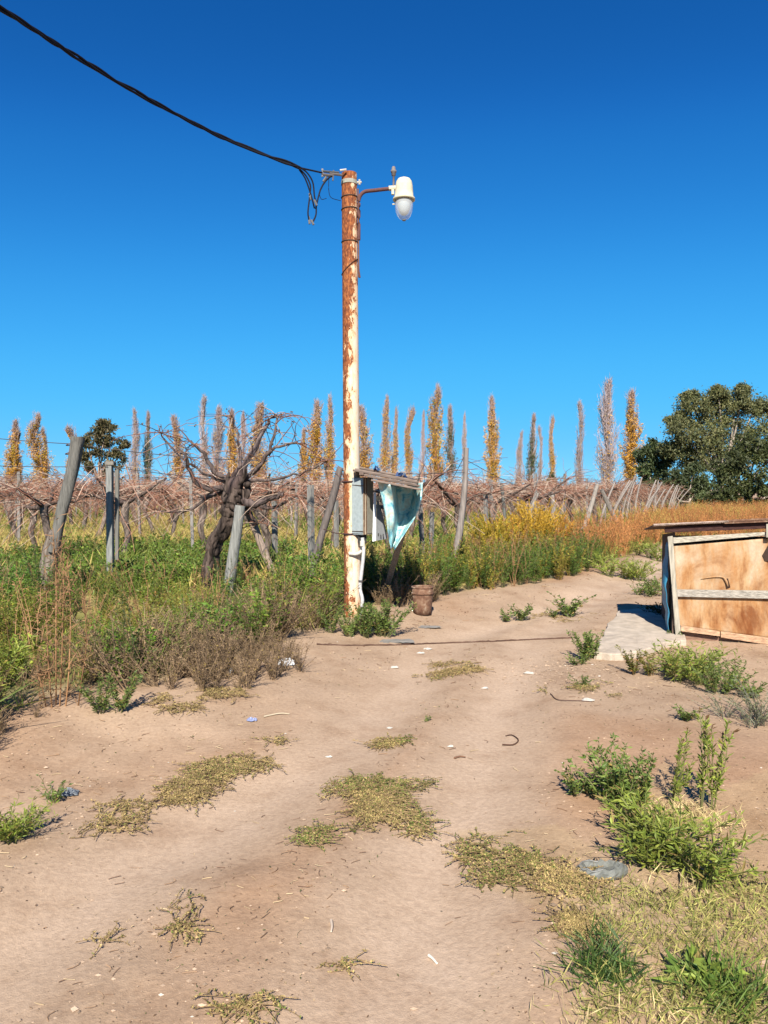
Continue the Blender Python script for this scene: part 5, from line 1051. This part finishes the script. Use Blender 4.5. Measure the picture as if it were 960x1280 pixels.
# ------------------------------------------------------------------ straw grass at the right, litter, stones
def debris():
    rng = np.random.default_rng(90)
    ST = [grass_raw(400 + i, 22, 0.095, 0.004, 0.07, ((0.40, 0.31, 0.14), (0.54, 0.44, 0.23)), .45) for i in range(3)]; SG = [grass_raw(410 + i, 22, 0.10, 0.0045, 0.06, ((0.18, 0.21, 0.05), (0.42, 0.36, 0.13)), .6) for i in range(3)]
    m = MB(); P = pts_in(GRASS_R, 330, rng, lambda x, y: (y > 1.5) & (x < .56 * y + .3) & (fbm(x * 2.2, y * 2.2, 71, 3) > .50)); v = [fbm(np.array([a * 1.5]), np.array([b * 1.5]), 72, 2)[0] for a, b in P]
    scatter(m, ST, [p for p, k in zip(P, v) if k > .47], .6, 1.15, rng, None, .3); scatter(m, SG, [p for p, k in zip(P, v) if k <= .47], .6, 1.1, rng, None, .3)
    P = pts_in(GRASS_R2, 70, rng, lambda x, y: fbm(x * 3, y * 3, 73, 2) > .47); scatter(m, ST, P, .3, .55, rng, None, .3)
    tag(m.build('straw_grass', M_DRY), 'pale straw coloured grass with green blades at the right of the track', 'grass', kind='stuff')
    # grit
    def bare(x, y): return ~inpoly(x, y, VEG_L)
    octa = np.array([[1, 0, 0], [-1, 0, 0], [0, 1, 0], [0, -1, 0], [0, 0, 1], [0, 0, -1]], float); of = np.array([[0, 2, 4], [2, 1, 4], [1, 3, 4], [3, 0, 4], [2, 0, 5], [1, 2, 5], [3, 1, 5], [0, 3, 5]])
    m = MB(); n = 16000; y = 1.5 + 14 * rng.uniform(0, 1, n) ** 1.5; x = rng.uniform(-.58, .58, n) * (y + .5); rr = np.minimum(polydist(x, y, RUT1), polydist(x, y, RUT2)); k = bare(x, y) & ((rr > .28) | (rng.uniform(0, 1, n) < .12)) & (fbm(x * 1.3, y * 1.3, 61, 3) + rng.normal(0, .1, n) > .46); x, y = x[k], y[k]
    gx = rng.normal(0, 1, 500) * .35 + at(700, 835)[0]; gy = rng.normal(0, 1, 500) * .35 + at(720, 838)[1]; x = np.append(x, gx); y = np.append(y, gy); z = height(x, y)
    s = .002 + .0075 * rng.uniform(0, 1, len(x)) ** 3 + .010 * (rng.uniform(0, 1, len(x)) > .99) + np.where(np.arange(len(x)) >= len(x) - 500, .006 * rng.uniform(0, 1, len(x)), 0)
    for i in range(len(x)):
        V = octa * rng.uniform(.6, 1.2, (6, 1)) * s[i] * [1.2, 1, .65]; cc = np.array([.33, .24, .17]) * rng.uniform(.5, 1.35) if rng.uniform() > .03 else np.array([.45, .41, .35]); m.add(V + [x[i], y[i], z[i] + s[i] * .25], of, cc)
    tag(m.build('grit', M_STONE), 'small stones and clods scattered over the bare soil', 'gravel', kind='stuff')
    m = MB(); n = 6000; y = 1.7 + 13 * rng.uniform(0, 1, n) ** 1.4; x = rng.uniform(-.58, .58, n) * (y + .5); rr = np.minimum(polydist(x, y, RUT1), polydist(x, y, RUT2)); k = bare(x, y) & ((rr > .3) | (rng.uniform(0, 1, n) < .08)) & (fbm(x * .9, y * .9, 63, 3) + rng.normal(0, .1, n) > .5); x, y = x[k], y[k]; z = height(x, y)
    for i in range(len(x)):
        L = rng.uniform(.012, .05) * (.6 + .16 * y[i]); a = rng.uniform(0, 6.28); t = np.linspace(-.5, .5, 4); w_ = rng.normal(0, .10) * L; w_ *= 2.2; P = np.column_stack([x[i] + math.cos(a) * L * t + w_ * (t ** 2) * 4, y[i] + math.sin(a) * L * t, z[i] + .005 + np.zeros(4)]); c = [np.array([.20, .12, .075]), np.array([.50, .38, .23]), np.array([.30, .19, .115])][rng.integers(3)]; m.tube(P, rng.uniform(.0008, .0020) * (.7 + .10 * y[i]), 3, c, caps=False)
    n = 15000; y = 1.6 + 12 * rng.uniform(0, 1, n) ** 1.5; x = rng.uniform(-.58, .58, n) * (y + .4); rr = np.minimum(polydist(x, y, RUT1), polydist(x, y, RUT2)); k = bare(x, y) & ((rr > .26) | (rng.uniform(0, 1, n) < .15)) & (fbm(x * 1.7, y * 1.7, 64, 3) + rng.normal(0, .08, n) > .47); x, y = x[k], y[k]; n = len(x)
    D = rng.normal(size=(n, 3)); D[:, 2] = rng.uniform(0, .35, n); q = rng.uniform(0, 1, (n, 1)); C = np.where(q < .55, np.array([.17, .105, .065]), np.where(q < .85, np.array([.42, .31, .18]), np.array([.12, .12, .05]))) * rng.uniform(.6, 1.3, (n, 1))
    L_ = rng.uniform(.004, .016, n) * (.6 + .13 * y); m.cards(np.column_stack([x, y, height(x, y) + .003]), D, L_, L_ * .45, C, rng, side=np.tile([0, 0, 1.], (n, 1)) + rng.normal(0, .4, (n, 3)))
    tag(m.build('twig_litter', M_DRY), 'bits of straw and twig strewn over the bare soil', 'litter', kind='stuff')
    # cable lying across the track
    pts = [(x, np.interp(x, [396, 440, 500, 620, 730], [806, 807.5, 806.5, 802, 797])) for x in range(396, 732, 12)]; P = crv([atg(a, b) for a, b in pts], 90); P[:, 2] = height(P[:, 0], P[:, 1]) + .006 + rng.normal(0, .002, 90)
    c = tuple(P[45]); m = MB(); m.tube(P, .0085, 6, (.11, .065, .048)); tag(m.build('ground_cable', M_DRY, None, True, c), 'dark brown cable lying across the track from pole to slab', 'cable')
    # crumpled litter
    def crumple(px, py, sx, sy, sz, col, label, name, seed, mat=M_PLASTIC, cat='litter', nn=9):
        r = np.random.default_rng(seed); b = atg(px, py); b[2] = hz(b[0], b[1]); G = np.zeros((nn, nn, 3))
        for i in range(nn):
            for j in range(nn):
                u, v = i / (nn - 1) * 2 - 1, j / (nn - 1) * 2 - 1; d = math.sqrt(max(0, 1 - .5 * (u * u + v * v))); k = 1 / max(1, math.hypot(u, v)) * max(abs(u), abs(v)) ** 0
                G[i, j] = b + [u * sx * k, v * sy * k, .004 + sz * d * (0.35 + .8 * r.uniform(0, 1)) * (1 - max(abs(u), abs(v)) ** 4)] + np.append(r.normal(0, .10 * sx, 2), 0)
        m = MB(); m.grid(G, col); o = m.build(name, mat, None, False, tuple(b)); o.modifiers.new('thick', 'SOLIDIFY').thickness = .002; return tag(o, label, cat)
    crumple(357, 831, .075, .05, .06, (.72, .74, .76), 'crumpled white plastic bag by the dead weeds', 'plastic_bag', 1); crumple(283, 841, .06, .04, .05, (.62, .64, .64), 'torn white paper caught in the dead weeds', 'paper_scrap', 2)
    crumple(497, 802, .20, .10, .006, (.21, .195, .175), 'flat grey cement crust beside the pole weeds', 'cement_crust', 3, M_STONE, 'crust'); crumple(536, 784, .14, .07, .005, (.21, .195, .175), 'flat grey cement crust in front of the bucket', 'cement_crust', 4, M_STONE, 'crust')
    crumple(85, 993, .055, .03, .03, (.16, .18, .20), 'grey blue crumpled shred beside a small sprout', 'crumpled_scrap', 5); crumple(315, 901, .035, .02, .02, (.22, .25, .40), 'small bluish plastic scrap below the dead weeds', 'crumpled_scrap', 6)  # first piece: small crumpled grey blue sheet, darker than the soil
    for i, (px, py, s, l) in enumerate(((535, 812, .045, 'white paper flake just in front of the ground cable, folded'), (526, 817, .04, 'white paper flake just in front of the ground cable, flat'), (493, 835, .04, 'pale flake beside the small dry creeping mat'), (735, 876, .05, 'pale flake on the soil below the slab gravel'), (411, 947, .022, 'white chip on the rut above the largest mat'), (563, 934, .022, 'white chip on the track beyond the largest mat'), (487, 911, .02, 'white chip beside the narrow creeping strip'), (661, 842, .05, 'pale splinter near the slab gravel'), (606, 861, .03, 'pale flake on the track in front of the small dry mat'))):
        crumple(px, py, s, s * .5, s * .35, (.50, .46, .40), l, 'paper_flake', 20 + i, M_PLASTIC, 'litter', 5)
    def stick(pts, r, col, label, name='twig', cat='twig'):
        P = crv([atg(a, b) for a, b in pts], 14); P[:, 2] = height(P[:, 0], P[:, 1]) + r + .002; m = MB(); m.tube(P, np.linspace(r, r * .6, 14), 6, col); tag(m.build(name, M_DRY, None, True, tuple(P[7])), label, cat)
    stick([(536, 1197), (541, 1201), (546, 1207)], .006, (.70, .64, .54), 'white splinter on the bare track below the largest mat', 'splinter', 'splinter'); stick([(414, 1153), (415, 1160), (414, 1167)], .006, (.52, .42, .33), 'pale splinter pressed into the rut', 'splinter', 'splinter')
    stick([(628, 932), (642, 932), (648, 926), (640, 920), (632, 921)], .005, (.09, .05, .035), 'dark curled twig on the track'); stick([(568, 949), (575, 947), (582, 948)], .006, (.2, .11, .07), 'short brown twig past the largest mat'); stick([(688, 868), (700, 876), (740, 878)], .004, (.09, .05, .04), 'thin dark bent twig near the slab gravel')
    stick([(330, 897), (350, 893), (362, 894)], .006, (.5, .42, .3), 'pale straw stick at the foot of the dead weeds'); stick([(810, 1115), (822, 1120), (835, 1112)], .005, (.06, .04, .03), 'dark forked twig below the sprawling weed')
    # crushed grey tub
    b = atg(752, 1093); root = empty('plastic_tub', b, 'crushed dull grey plastic tub lying on the dry creeping mat', 'plastic tub'); r = np.random.default_rng(8); na = 22
    rings = [(.085, .002), (.092, .010), (.090, .022), (.080, .032), (.066, .034), (.060, .016), (.035, .012), (.0, .014)]; G = np.zeros((len(rings), na + 1, 3))
    for i, (rr, z) in enumerate(rings):
        for j in range(na + 1):
            a = (j % na) / na * 6.2832; r = np.random.default_rng(i * 100 + j % na); q = 1 + .10 * math.cos(2 * a + .6) + .06 * math.sin(3 * a + 1) + r.normal(0, .035)
            G[i, j] = b + [rr * q * math.cos(a) * 1.05, rr * q * math.sin(a) * .8, z * (1 + .45 * math.sin(a + 2.2) + r.normal(0, .18)) + .004]
    m = MB(); m.grid(G, (.15, .155, .14)); bd_ = m.build('body', M_TUB, root, False, b)
    m = MB(); k = np.arange(5, 17); m.tube(G[3, k] + [0, 0, .003], 0.003, 6, (.2, .2, .19)); m.build('rim', M_TUB, bd_, True, b)
debris()
